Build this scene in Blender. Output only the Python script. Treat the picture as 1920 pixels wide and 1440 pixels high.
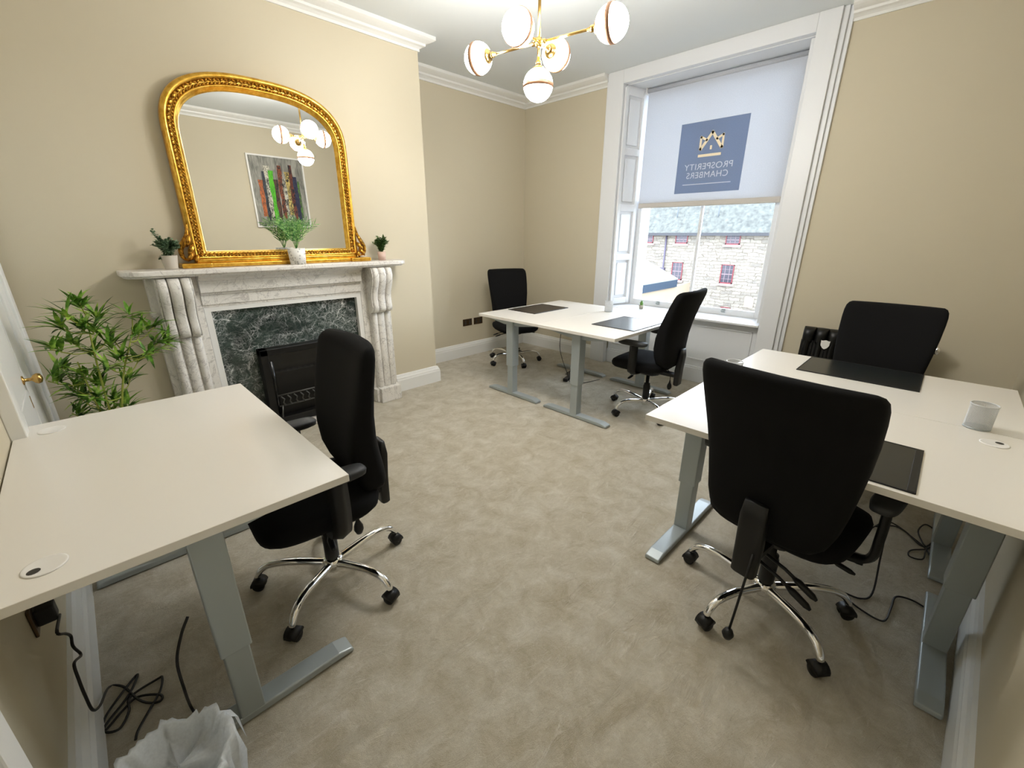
import bpy, bmesh, math, random
import numpy as np
from mathutils import Vector, Matrix

random.seed(7)
scn = bpy.context.scene
for o in list(bpy.data.objects):
    bpy.data.objects.remove(o)
COL = scn.collection

# ------------------------------------------------------------------ camera
F_PX, YAW, PITCH, ROLL, CAM_H = 799.0, math.radians(45.06), math.radians(19.32), math.radians(-0.127), 1.5
cy_, sy_, cp_, sp_ = math.cos(YAW), math.sin(YAW), math.cos(PITCH), math.sin(PITCH)
c_f = Vector((cy_*cp_, sy_*cp_, -sp_)); c_r = Vector((sy_, -cy_, 0)); c_d = c_f.cross(c_r)
cr_, sr_ = math.cos(ROLL), math.sin(ROLL)
c_r, c_d = cr_*c_r + sr_*c_d, -sr_*c_r + cr_*c_d
cam_data = bpy.data.cameras.new('camera'); cam = bpy.data.objects.new('camera', cam_data); COL.objects.link(cam)
cam_data.sensor_fit = 'HORIZONTAL'; cam_data.sensor_width = 36; cam_data.lens = F_PX/1920*36
cam_data.clip_start = 0.02; cam_data.clip_end = 300
m3 = Matrix((c_r, -c_d, -c_f)).transposed()
cam.matrix_world = Matrix.Translation((0, 0, CAM_H)) @ m3.to_4x4()
scn.camera = cam

# ------------------------------------------------------------------ light, exposure
scn.view_settings.view_transform = 'Standard'; scn.view_settings.look = 'None'
scn.view_settings.gamma = 1; scn.view_settings.use_curve_mapping = False
scn.view_settings.exposure = 0.70
world = bpy.data.worlds.new('sky'); scn.world = world; world.use_nodes = True
bg = world.node_tree.nodes['Background']
bg.inputs[0].default_value = (0.80, 0.89, 1.0, 1); bg.inputs[1].default_value = 8.5
SUN_STRENGTH = 0.5
sun_d = bpy.data.lights.new('sun', 'SUN'); sun = bpy.data.objects.new('sun', sun_d); COL.objects.link(sun)
sun_d.energy = SUN_STRENGTH; sun_d.angle = math.radians(3)
sun.rotation_euler = Vector((0.75, 0.25, -0.6)).to_track_quat('-Z', 'Y').to_euler()
sun.location = (-5, -3, 12)
GLOBE_EMIT = 62.0

# ------------------------------------------------------------------ helpers
def lin(r, g, b):
    f = lambda c: (c/255/12.92) if c/255 <= 0.04045 else ((c/255+0.055)/1.055)**2.4
    return (f(r), f(g), f(b), 1)

def mat(name, color, rough=0.5, metal=0.0, spec=0.5, emit=None, estr=1.0, trans=0.0, sheen=0.0):
    m = bpy.data.materials.new(name); m.use_nodes = True
    b = m.node_tree.nodes['Principled BSDF']
    b.inputs['Base Color'].default_value = color; b.inputs['Roughness'].default_value = rough
    b.inputs['Metallic'].default_value = metal; b.inputs['Specular IOR Level'].default_value = spec
    b.inputs['Transmission Weight'].default_value = trans
    b.inputs['Sheen Weight'].default_value = sheen
    if emit: b.inputs['Emission Color'].default_value = emit; b.inputs['Emission Strength'].default_value = estr
    return m

class NT:
    def __init__(s, m): s.m = m; s.t = m.node_tree; s.b = s.t.nodes.get('Principled BSDF')
    def n(s, typ, **kw):
        nd = s.t.nodes.new(typ)
        for k, v in kw.items():
            if k.startswith('i_'): nd.inputs[k[2:].replace('_', ' ')].default_value = v
            else: setattr(nd, k, v)
        return nd
    def l(s, a, b): s.t.links.new(a, b)
    def coord(s, scale=(1, 1, 1), rot=(0, 0, 0)):
        tc = s.n('ShaderNodeTexCoord'); mp = s.n('ShaderNodeMapping'); s.l(tc.outputs['Object'], mp.inputs['Vector'])
        mp.inputs['Scale'].default_value = scale; mp.inputs['Rotation'].default_value = rot
        return mp.outputs['Vector']
    def noise(s, vec, scale, detail=4, rough=0.5, dist=0.0):
        nd = s.n('ShaderNodeTexNoise'); s.l(vec, nd.inputs['Vector'])
        nd.inputs['Scale'].default_value = scale; nd.inputs['Detail'].default_value = detail
        nd.inputs['Roughness'].default_value = rough; nd.inputs['Distortion'].default_value = dist
        return nd.outputs['Fac']
    def ramp(s, fac, stops, interp='LINEAR'):
        r = s.n('ShaderNodeValToRGB'); s.l(fac, r.inputs['Fac']); cr = r.color_ramp; cr.interpolation = interp
        while len(cr.elements) < len(stops): cr.elements.new(0.5)
        for e, (p, c) in zip(cr.elements, stops): e.position = p; e.color = c
        return r.outputs['Color']
    def mix(s, fac, a, b, mode='MIX'):
        mx = s.n('ShaderNodeMix', data_type='RGBA', blend_type=mode)
        for sock, v in ((mx.inputs[0], fac), (mx.inputs[6], a), (mx.inputs[7], b)):
            if hasattr(v, 'node'): s.l(v, sock)
            else: sock.default_value = v
        return mx.outputs[2]
    def math(s, op, a, b=0.5):
        nd = s.n('ShaderNodeMath', operation=op)
        for k, v in enumerate((a, b)):
            if hasattr(v, 'node'): s.l(v, nd.inputs[k])
            else: nd.inputs[k].default_value = v
        return nd.outputs[0]
    def color(s, c): s.l(c, s.b.inputs['Base Color'])
    def bump(s, h, strength=0.3, dist=0.01):
        bp = s.n('ShaderNodeBump'); bp.inputs['Strength'].default_value = strength; bp.inputs['Distance'].default_value = dist
        s.l(h, bp.inputs['Height']); s.l(bp.outputs['Normal'], s.b.inputs['Normal'])

class MB:
    """collects shapes into one mesh"""
    def __init__(s): s.v = []; s.f = []; s.sm = []
    def add(s, vs, fs, smooth=False, M=None):
        k = len(s.v)
        for v in vs:
            v = Vector(v)
            if M is not None: v = M @ v
            s.v.append(v)
        for f in fs: s.f.append([i+k for i in f]); s.sm.append(smooth)
        return s
    def box(s, a, b, M=None):
        (x0, y0, z0), (x1, y1, z1) = a, b
        vs = [(x0,y0,z0),(x1,y0,z0),(x1,y1,z0),(x0,y1,z0),(x0,y0,z1),(x1,y0,z1),(x1,y1,z1),(x0,y1,z1)]
        return s.add(vs, [(0,3,2,1),(4,5,6,7),(0,1,5,4),(1,2,6,5),(2,3,7,6),(3,0,4,7)], False, M)
    def prism(s, poly, vec, M=None, smooth=False):
        n = len(poly); vec = Vector(vec); P = [Vector(p) for p in poly]
        vs = P + [p+vec for p in P]
        fs = [list(range(n))[::-1], list(range(n, 2*n))]
        s.add(vs, fs, False, M)
        k = len(s.v)-2*n
        for i in range(n):
            j = (i+1) % n
            s.f.append([k+i, k+j, k+n+j, k+n+i]); s.sm.append(smooth)
        return s
    def loft(s, rings, cap=True, smooth=True, M=None, closed=True):
        n = len(rings[0]); vs = [p for r in rings for p in r]; fs = []
        for a in range(len(rings)-1):
            for i in range(n if closed else n-1):
                j = (i+1) % n
                fs.append((a*n+i, a*n+j, (a+1)*n+j, (a+1)*n+i))
        if cap and closed:
            fs.append(tuple(range(n))[::-1]); fs.append(tuple((len(rings)-1)*n+i for i in range(n)))
        return s.add(vs, fs, smooth, M)
    def tube(s, path, r, n=10, cap=True, M=None, sx=1.0, sy=1.0, up=None):
        P = [Vector(p) for p in path]; R = r if hasattr(r, '__len__') else [r]*len(P)
        T = []
        for i in range(len(P)):
            t = P[min(i+1, len(P)-1)] - P[max(i-1, 0)]
            T.append(t.normalized() if t.length > 1e-9 else Vector((0, 0, 1)))
        u = Vector(up) if up else (Vector((0, 0, 1)) if abs(T[0].z) < 0.9 else Vector((1, 0, 0)))
        u = (u - T[0]*u.dot(T[0])).normalized(); rings = []
        for i in range(len(P)):
            u = (u - T[i]*u.dot(T[i])).normalized(); w = T[i].cross(u)
            rings.append([P[i] + R[i]*(math.cos(a)*w*sx + math.sin(a)*u*sy) for a in [2*math.pi*k/n for k in range(n)]])
        return s.loft(rings, cap, True, M)
    def lathe(s, prof, n=24, M=None, cap=True):
        rings = [[(r*math.cos(2*math.pi*k/n), r*math.sin(2*math.pi*k/n), z) for k in range(n)] for r, z in prof]
        return s.loft(rings, cap, True, M)
    def mesh(s, name):
        me = bpy.data.meshes.new(name); me.from_pydata([tuple(v) for v in s.v], [], s.f)
        me.polygons.foreach_set('use_smooth', s.sm); me.update()
        bm = bmesh.new(); bm.from_mesh(me); bmesh.ops.recalc_face_normals(bm, faces=bm.faces); bm.to_mesh(me); bm.free()
        return me

def link(name, me, m=None, parent=None, bevel=0, seg=2, loc=None, rot=None, sub=0, solid=0, autos=True):
    o = bpy.data.objects.new(name, me); COL.objects.link(o)
    if m and not me.materials: me.materials.append(m)
    if parent is not None: o.parent = parent
    if loc is not None: o.location = loc
    if rot is not None: o.rotation_euler = rot
    if solid: d = o.modifiers.new('solid', 'SOLIDIFY'); d.thickness = solid; d.offset = 0
    if bevel:
        b = o.modifiers.new('bevel', 'BEVEL'); b.width = bevel; b.segments = seg; b.limit_method = 'ANGLE'; b.angle_limit = math.radians(40)
        b.harden_normals = False
    if sub: d = o.modifiers.new('sub', 'SUBSURF'); d.levels = sub; d.render_levels = sub
    return o

CACHE = {}
def part(name, key, fn, m, parent, **kw):
    if key not in CACHE:
        b = MB(); fn(b); CACHE[key] = b.mesh(name)
    return link(name, CACHE[key], m, parent, **kw)

def make(name, fn, m, parent=None, **kw):
    b = MB(); fn(b); return link(name, b.mesh(name), m, parent, **kw)

def thing(name, label, cat, loc=(0, 0, 0), rz=0, group=None):
    o = bpy.data.objects.new(name, None); COL.objects.link(o); o.location = loc; o.rotation_euler = (0, 0, rz)
    o.empty_display_size = 0.1
    return tag(o, label, cat, group)
def tag(o, label, cat, group=None):
    o['label'] = label; o['category'] = cat
    if group: o['group'] = group
    return o
def structure(o): o['kind'] = 'structure'; return o

def smooth_path(P, k=6):
    P = [Vector(p) for p in P]; out = []
    Q = [P[0]*2-P[1]] + P + [P[-1]*2-P[-2]]
    for i in range(1, len(Q)-2):
        a, b, c, d = Q[i-1:i+3]
        for j in range(k):
            t = j/k
            out.append(0.5*((2*b) + (c-a)*t + (2*a-5*b+4*c-d)*t*t + (3*b-a-3*c+d)*t**3))
    out.append(P[-1]); return out

def seg_int(p, d, q, e):
    den = d.x*e.y-d.y*e.x
    t = ((q.x-p.x)*e.y-(q.y-p.y)*e.x)/den
    return p+d*t
def offset_path(P, off):
    """offset an open 2D path to its left by off"""
    P = [Vector(p) for p in P]; D = [(P[i+1]-P[i]).normalized() for i in range(len(P)-1)]
    N = [Vector((-d.y, d.x)) for d in D]
    out = [P[0]+N[0]*off]
    for i in range(1, len(P)-1):
        out.append(seg_int(P[i-1]+N[i-1]*off, D[i-1], P[i]+N[i]*off, D[i]))
    out.append(P[-1]+N[-1]*off); return out
def sweep(b, path, prof):
    cols = [offset_path(path, o) for o, z in prof]
    rings = [[(cols[j][i].x, cols[j][i].y, prof[j][1]) for j in range(len(prof))] for i in range(len(path))]
    b.loft(rings, cap=True, smooth=False)

def rot2(x, y, a): return (x*math.cos(a)-y*math.sin(a), x*math.sin(a)+y*math.cos(a))

def at(px, py, **k):
    """point of the room seen at a pixel of the photograph, on the plane x=, y= or z="""
    d = c_f*F_PX + c_r*(px-960) + c_d*(py-720); o = Vector((0, 0, CAM_H)); (ax, val), = k.items()
    i = 'xyz'.index(ax); return o + d*((val-o[i])/d[i])

# ------------------------------------------------------------------ materials
def paint(name, c, rough=0.85, grain=0.1):
    m = mat(name, c, rough, spec=0.25); t = NT(m); v = t.coord()
    t.bump(t.noise(v, 260, 3, 0.6), grain, 0.002)
    return m
M_WALL = paint('wall_paint', lin(204, 195, 172), 0.9, 0.15)
M_CEIL = paint('ceiling_paint', lin(222, 226, 226), 0.9)
M_TRIM = mat('white_gloss_paint', lin(232, 232, 228), 0.35)
M_WTRIM = mat('window_paint', lin(226, 228, 230), 0.4)

def carpet():
    m = mat('carpet', lin(190, 180, 158), 0.97, spec=0.1, sheen=0.3); t = NT(m); v = t.coord()
    big = t.noise(v, 7.5, 8, 0.72, 0.5)
    v2 = t.coord((1.0, 2.6, 1), (0, 0, 0.6)); streak = t.noise(v2, 6.0, 8, 0.75, 2.2)
    fine = t.noise(v, 380, 2, 0.7); mid = t.noise(v, 60, 4, 0.7)
    c = t.ramp(big, [(0.34, lin(184, 173, 148)), (0.5, lin(202, 193, 172)), (0.66, lin(218, 211, 194))])
    c = t.mix(t.ramp(streak, [(0.56, (0, 0, 0, 1)), (0.68, (0.6, 0.6, 0.6, 1))]), c, lin(228, 222, 210))
    c = t.mix(0.38, c, t.ramp(fine, [(0.25, (0.45, 0.45, 0.45, 1)), (0.75, (1, 1, 1, 1))]), 'MULTIPLY')
    c = t.mix(0.2, c, t.ramp(mid, [(0.35, (0.7, 0.7, 0.7, 1)), (0.65, (1, 1, 1, 1))]), 'MULTIPLY')
    t.color(c)
    h = t.math('ADD', t.math('MULTIPLY', fine, 0.5), t.math('ADD', mid, t.math('MULTIPLY', streak, 2.0)))
    t.bump(h, 0.7, 0.008); return m
M_CARPET = carpet()

def marble(name, base, vein, scale, ww=0.035, cloud=None):
    m = mat(name, base, 0.28); t = NT(m); v = t.coord()
    n = t.noise(v, scale, 9, 0.62, 1.6); n2 = t.noise(v, scale*2.7, 8, 0.6, 2.4)
    a = t.math('ABSOLUTE', t.math('SUBTRACT', n, 0.5), 0); b = t.math('ABSOLUTE', t.math('SUBTRACT', n2, 0.52), 0)
    w = t.ramp(a, [(0.0, (1, 1, 1, 1)), (ww, (0, 0, 0, 1))]); w2 = t.ramp(b, [(0.0, (0.7, 0.7, 0.7, 1)), (ww*0.7, (0, 0, 0, 1))])
    cl = t.noise(v, scale*0.5, 5, 0.6)
    c = t.mix(t.ramp(cl, [(0.35, (0, 0, 0, 1)), (0.75, (1, 1, 1, 1))]), base, cloud or base)
    c = t.mix(w, c, vein); c = t.mix(w2, c, vein); t.color(c); return m
M_MARBLE = marble('veined_white_marble', lin(232, 229, 222), lin(186, 182, 176), 5, 0.022, lin(216, 213, 206))
M_MTOP = marble('pale_shelf_marble', lin(230, 226, 218), lin(186, 178, 172), 4.5, 0.015, lin(222, 218, 212))
def green_marble():
    m = mat('dark_green_marble', lin(40, 52, 47), 0.16); t = NT(m); v = t.coord()
    nz = t.n('ShaderNodeTexNoise'); t.l(v, nz.inputs['Vector']); nz.inputs['Scale'].default_value = 3.5; nz.inputs['Detail'].default_value = 6
    vv = t.n('ShaderNodeMix', data_type='VECTOR'); vv.inputs[0].default_value = 0.28
    t.l(v, vv.inputs[4]); t.l(nz.outputs['Color'], vv.inputs[5])
    def web(sc, w):
        vo = t.n('ShaderNodeTexVoronoi', feature='DISTANCE_TO_EDGE'); vo.inputs['Scale'].default_value = sc
        t.l(vv.outputs[1], vo.inputs['Vector'])
        return t.ramp(vo.outputs['Distance'], [(0, (1, 1, 1, 1)), (w, (0, 0, 0, 1))])
    mask = t.ramp(t.noise(v, 3.0, 6, 0.65, 1.5), [(0.44, (0.05, 0.05, 0.05, 1)), (0.68, (0.95, 0.95, 0.95, 1))])
    mask2 = t.ramp(t.noise(v, 3.3, 4, 0.6, 0.6), [(0.36, (0.15, 0.15, 0.15, 1)), (0.6, (1, 1, 1, 1))])
    lines = t.mix(1.0, t.mix(1.0, web(7, 0.022), web(17, 0.03), 'ADD'), web(3.5, 0.012), 'ADD')
    n = t.noise(v, 13, 10, 0.75, 3.0)
    wisps = t.ramp(t.math('ABSOLUTE', t.math('SUBTRACT', n, 0.5), 0), [(0, (0.8, 0.8, 0.8, 1)), (0.045, (0, 0, 0, 1))])
    c = t.mix(mask2, lin(20, 28, 26), lin(52, 66, 60))
    c = t.mix(t.math('MULTIPLY', mask, 0.85), c, t.mix(1.0, c, t.mix(0.75, (0, 0, 0, 1), t.mix(1.0, lines, wisps, 'ADD')), 'ADD'))
    t.color(c); return m
M_GREEN = green_marble()
def gold(name, base, dark, scale):
    m = mat(name, base, 0.3, 0.9); t = NT(m); v = t.coord(); n = t.noise(v, scale, 5, 0.6)
    t.color(t.mix(t.ramp(n, [(0.35, (0, 0, 0, 1)), (0.65, (1, 1, 1, 1))]), dark, base)); t.bump(t.noise(v, scale*2, 3), 0.3, 0.003); return m
M_GOLD = gold('gold_leaf', lin(240, 196, 92), lin(206, 152, 50), 28)
M_GOLDD = gold('carved_gold', lin(228, 172, 66), lin(110, 62, 14), 70)
M_MIRROR = mat('mirror_silver', (0.93, 0.94, 0.93, 1), 0.0, 1.0)
M_DESK = mat('white_laminate', lin(230, 226, 218), 0.24, spec=0.5)
M_EDGE = M_DESK
M_STEEL = mat('silver_grey_metal', lin(168, 176, 178), 0.38, 0.35)
def fabric(name, c, rough=0.92):
    m = mat(name, c, rough, spec=0.18); t = NT(m); t.bump(t.noise(t.coord(), 600, 2), 0.3, 0.001); return m
M_FAB = fabric('black_fabric', lin(17, 17, 18)); M_PLAS = mat('black_plastic', lin(14, 14, 15), 0.45, spec=0.4)
M_PAD = mat('armrest_grey_pad', lin(42, 44, 46), 0.55)
M_CHROME = mat('chrome', (0.88, 0.88, 0.88, 1), 0.06, 1.0)
M_BAND = mat('brown_brass_band', lin(150, 112, 84), 0.5, 0.4)
M_BRASS = mat('brass', lin(196, 160, 96), 0.25, 1.0)
M_BRONZE = mat('bronze_plate', lin(88, 70, 50), 0.4, 0.8)
M_IRON = mat('black_cast_iron', lin(10, 10, 10), 0.4, spec=0.4)
M_IRON2 = mat('grate_steel', lin(90, 90, 88), 0.4, 0.7)
M_CABLE = mat('black_cable', lin(18, 16, 18), 0.5)
M_LEATHER = mat('black_leatherette', lin(26, 30, 31), 0.27)
M_BROWNPAD = mat('brown_black_leatherette', lin(42, 34, 28), 0.42)
M_WHITEP = mat('white_plastic', lin(232, 230, 226), 0.4)
M_HOLE = mat('dark_hole', lin(60, 58, 52), 0.9)
M_MESHW = mat('silver_wire', lin(205, 207, 208), 0.4, 0.3)
def leaf_mat(name, a, b, c, sc=9):
    m = mat(name, b, 0.5, spec=0.35); t = NT(m); n = t.noise(t.coord(), sc, 3, 0.6)
    t.color(t.ramp(n, [(0.34, a), (0.5, b), (0.66, c)])); return m
M_BAMBOO = leaf_mat('bamboo_leaves', lin(24, 54, 12), lin(88, 136, 38), lin(168, 200, 84), 14)
M_STEM = mat('bamboo_stem', lin(150, 160, 62), 0.5)
M_PALM = leaf_mat('palm_leaves', lin(30, 78, 26), lin(84, 140, 62), lin(160, 196, 116), 60)
M_EUC = leaf_mat('grey_green_leaves', lin(58, 88, 60), lin(104, 130, 98), lin(158, 176, 146), 50)
M_BOX = leaf_mat('mid_green_leaves', lin(30, 62, 28), lin(66, 104, 50), lin(120, 150, 84), 60)
M_SOIL = mat('soil', lin(48, 38, 28), 0.95)
M_POTG = mat('grey_ceramic', lin(196, 188, 174), 0.7); M_POTP = mat('blush_ceramic', lin(206, 178, 164), 0.7)
def pot_pattern():
    m = mat('patterned_white_ceramic', lin(226, 224, 216), 0.5); t = NT(m); v = t.coord((1, 1, 1))
    vo = t.n('ShaderNodeTexVoronoi'); vo.inputs['Scale'].default_value = 55; t.l(v, vo.inputs['Vector'])
    t.color(t.ramp(vo.outputs['Distance'], [(0.28, lin(178, 178, 172)), (0.42, lin(232, 230, 224))])); return m
M_POTW = pot_pattern()

def blind_mat(name, c, tr):
    m = bpy.data.materials.new(name); m.use_nodes = True; nt = m.node_tree; nt.nodes.remove(nt.nodes['Principled BSDF'])
    out = nt.nodes['Material Output']; d = nt.nodes.new('ShaderNodeBsdfDiffuse'); r = nt.nodes.new('ShaderNodeBsdfTranslucent'); mx = nt.nodes.new('ShaderNodeMixShader')
    tc = nt.nodes.new('ShaderNodeTexCoord'); nz = nt.nodes.new('ShaderNodeTexNoise'); nz.inputs['Scale'].default_value = 160; nz.inputs['Detail'].default_value = 3
    nt.links.new(tc.outputs['Object'], nz.inputs['Vector'])
    rp = nt.nodes.new('ShaderNodeValToRGB'); nt.links.new(nz.outputs['Fac'], rp.inputs['Fac'])
    rp.color_ramp.elements[0].position = 0.3; rp.color_ramp.elements[1].position = 0.7
    rp.color_ramp.elements[0].color = tuple(0.9*x for x in c[:3])+(1,); rp.color_ramp.elements[1].color = c
    nt.links.new(rp.outputs[0], d.inputs[0]); nt.links.new(rp.outputs[0], r.inputs[0]); mx.inputs[0].default_value = tr
    nt.links.new(d.outputs[0], mx.inputs[1]); nt.links.new(r.outputs[0], mx.inputs[2]); nt.links.new(mx.outputs[0], out.inputs['Surface'])
    return m
M_BLIND = blind_mat('translucent_white_blind', lin(220, 223, 228), 0.34)
M_LOGO = blind_mat('slate_blue_print', lin(146, 158, 178), 0.42)
M_LGOLD = blind_mat('cream_print', lin(252, 236, 206), 0.0); M_LWHT = blind_mat('pale_print', lin(222, 226, 234), 0.0)
def glass_mat():
    m = bpy.data.materials.new('window_glass'); m.use_nodes = True; nt = m.node_tree; nt.nodes.remove(nt.nodes['Principled BSDF'])
    out = nt.nodes['Material Output']; a = nt.nodes.new('ShaderNodeBsdfTransparent'); g = nt.nodes.new('ShaderNodeBsdfGlossy'); g.inputs['Roughness'].default_value = 0.02
    fr = nt.nodes.new('ShaderNodeFresnel'); fr.inputs[0].default_value = 1.25; mx = nt.nodes.new('ShaderNodeMixShader')
    a.inputs[0].default_value = (0.97, 0.985, 1, 1)
    nt.links.new(fr.outputs[0], mx.inputs[0]); nt.links.new(a.outputs[0], mx.inputs[1]); nt.links.new(g.outputs[0], mx.inputs[2]); nt.links.new(mx.outputs[0], out.inputs['Surface'])
    return m
M_GLASS = glass_mat()
M_GLOBE = mat('lit_opal_glass', (1, 1, 1, 1), 0.3, emit=(1.0, 0.965, 0.925, 1), estr=GLOBE_EMIT)
def bag_mat():
    m = blind_mat('white_bin_liner', lin(236, 240, 242), 0.4); return m
M_BAG = bag_mat()

def stone():
    m = mat('pale_rubble_stone', lin(205, 198, 182), 0.95, spec=0.1); t = NT(m)
    tc = t.n('ShaderNodeTexCoord'); sp = t.n('ShaderNodeSeparateXYZ'); t.l(tc.outputs['Object'], sp.inputs[0])
    nz = t.n('ShaderNodeTexNoise'); nz.inputs['Scale'].default_value = 2.2; nz.inputs['Detail'].default_value = 3; t.l(tc.outputs['Object'], nz.inputs['Vector'])
    ns = t.n('ShaderNodeSeparateXYZ'); t.l(nz.outputs['Color'], ns.inputs[0])
    cb = t.n('ShaderNodeCombineXYZ')
    t.l(t.math('ADD', sp.outputs['Y'], t.math('MULTIPLY', ns.outputs['X'], 0.5)), cb.inputs['X'])
    t.l(t.math('ADD', sp.outputs['Z'], t.math('MULTIPLY', ns.outputs['Y'], 0.28)), cb.inputs['Y'])
    bk = t.n('ShaderNodeTexBrick'); t.l(cb.outputs[0], bk.inputs['Vector'])
    bk.inputs['Scale'].default_value = 1.0; bk.inputs['Brick Width'].default_value = 0.62; bk.inputs['Row Height'].default_value = 0.2
    bk.inputs['Mortar Size'].default_value = 0.022; bk.inputs['Mortar Smooth'].default_value = 0.4
    bk.inputs['Color1'].default_value = lin(128, 124, 115); bk.inputs['Color2'].default_value = lin(84, 82, 80); bk.inputs['Mortar'].default_value = lin(56, 52, 46)
    bk.offset = 0.45; bk.squash = 0.8; bk.squash_frequency = 3
    n2 = t.noise(tc.outputs['Object'], 1.3, 4, 0.7)
    c = t.mix(t.math('MULTIPLY', n2, 0.7), bk.outputs['Color'], lin(136, 126, 112)); n3 = t.noise(tc.outputs['Object'], 9, 4, 0.7)
    c = t.mix(0.6, c, t.ramp(n3, [(0.3, (0.6, 0.6, 0.6, 1)), (0.62, (1, 1, 1, 1))]), 'MULTIPLY')
    t.color(c); return m
M_STONE = stone()
def slate():
    m = mat('blue_green_slate', lin(128, 146, 146), 0.8); t = NT(m); v = t.coord((1, 1, 1))
    n = t.noise(v, 3.5, 5, 0.8); t.color(t.ramp(n, [(0.35, lin(40, 42, 40)), (0.65, lin(78, 80, 74))])); return m
M_SLATE = slate()

# ------------------------------------------------------------------ room shell
XL, XR, YN0, YN1, YB, YREC, XBR, ZC = -0.315, 4.47, -0.287, -0.488, 3.68, 4.255, 2.52, 3.08
XO = 5.05   # outer face of the window wall
structure(make('floor', lambda b: b.box((XL-.12, -0.75, -0.12), (XR+.3, YREC+.12, 0)), M_CARPET))
structure(make('ceiling', lambda b: b.box((XL-.15, -0.8, ZC), (XO, YREC+.15, ZC+.15)), M_CEIL))
structure(make('wall_left', lambda b: b.box((XL-.15, -0.8, 0), (XL, YREC+.15, ZC)), M_WALL))
def wall_near(b):
    sl = (YN1-YN0)/(XR-0)
    f = lambda x: YN0 + sl*x
    b.prism([(XL-.1, f(XL-.1), 0), (XL-.1, -0.8, 0), (XR+.2, -0.8, 0), (XR+.2, f(XR+.2), 0)], (0, 0, ZC))
structure(make('wall_near', wall_near, M_WALL))
def wall_back(b):
    b.box((XL-.1, YB, 0), (XBR, YREC+.15, ZC)); b.box((XBR, YREC, 0), (XR+.1, YREC+.15, ZC))
structure(make('wall_back', wall_back, M_WALL))
OY0, OY1, OZ1 = 1.16, 2.82, 2.957      # inner opening of the window
def wall_right(b):
    b.box((XR, -0.8, 0), (XO, OY0-.02, ZC)); b.box((XR, OY1+.02, 0), (XO, YREC+.15, ZC))
    b.box((XR, OY0-.02, OZ1+.02), (XO, OY1+.02, ZC)); b.box((4.53, OY0-.02, 0), (XO, OY1+.02, 0.66))
structure(make('wall_right', wall_right, M_WALL))

near_y = lambda x: YN0 + (YN1-YN0)/XR*x
corn = [(0, 2.975), (0.012, 2.975), (0.012, 2.993), (0.03, 3.005), (0.05, 3.012), (0.052, 3.028), (0.075, 3.035), (0.098, 3.045), (0.115, 3.055), (0.115, ZC+.01), (0, ZC+.01)]
path = [(XR, 3.02), (XR, YREC), (XBR, YREC), (XBR, YB), (XL, YB), (XL, near_y(XL)), (XR, near_y(XR)), (XR, 0.945)]
structure(make('trim_1', lambda b: sweep(b, path, corn), M_TRIM))
skp = [(0, 0), (0.03, 0), (0.03, 0.115), (0.026, 0.128), (0.026, 0.138), (0.018, 0.15), (0.012, 0.168), (0, 0.172)]
skl = [(0, 0), (0.045, 0), (0.045, 0.115), (0.036, 0.128), (0.036, 0.138), (0.022, 0.15), (0.014, 0.168), (0, 0.172)]
structure(make('baseboard_back', lambda b: sweep(b, [(XR, 3.02), (XR, YREC), (XBR, YREC), (XBR, YB), (2.03, YB)], skp), M_TRIM))
structure(make('baseboard_left', lambda b: sweep(b, [(XL, 2.32), (XL, 1.01)], skl), M_TRIM))
structure(make('baseboard_near', lambda b: sweep(b, [(XL+.02, near_y(XL+.02)), (XR, near_y(XR)), (XR, 0.93)], skp), M_TRIM))

# ------------------------------------------------------------------ window
win = bpy.data.objects.new('window_1', None); COL.objects.link(win); win.location = (XR, 1.99, 0.7); structure(win)
IW = Matrix.Translation((-XR, -1.99, -0.7))
def wmake(name, fn, m, parent=win, **kw):
    b = MB(); fn(b)
    b.v = [IW @ v for v in b.v] if parent is win else [IW @ v for v in b.v]
    return link(name, b.mesh(name), m, parent, **kw)
XF = 4.41
def casing(b):
    b.box((XF, OY1, 0), (XR+.01, 3.005, ZC)); b.box((XF, 1.012, 0), (XR+.01, OY0, ZC)); b.box((XF, OY0, OZ1), (XR+.01, OY1, ZC))
    b.box((XF+.022, 0.975, 0), (XR+.01, 1.013, ZC)); b.box((XF+.04, 0.945, 0), (XR+.01, 0.976, ZC))
    b.box((XF+.022, 3.004, 0), (XR+.01, 3.03, ZC))
wmake('casing', casing, M_WTRIM, bevel=0.004)
XS = 4.76
def lining(b):
    b.prism([(XR+.011, OY1+.03, 0.66), (XR+.011, OY1-.012, 0.66), (XS, 2.735, 0.66), (XS, OY1+.03, 0.66)], (0, 0, OZ1-.66+.01))
    b.prism([(XR+.011, OY0-.03, 0.66), (XR+.011, OY0+.012, 0.66), (XS, 1.245, 0.66), (XS, OY0-.03, 0.66)], (0, 0, OZ1-.66+.01))
    b.box((XR+.011, OY0-.03, OZ1-.006), (XS+.1, OY1+.03, OZ1+.03))
wmake('lining', lining, M_WTRIM)
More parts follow.
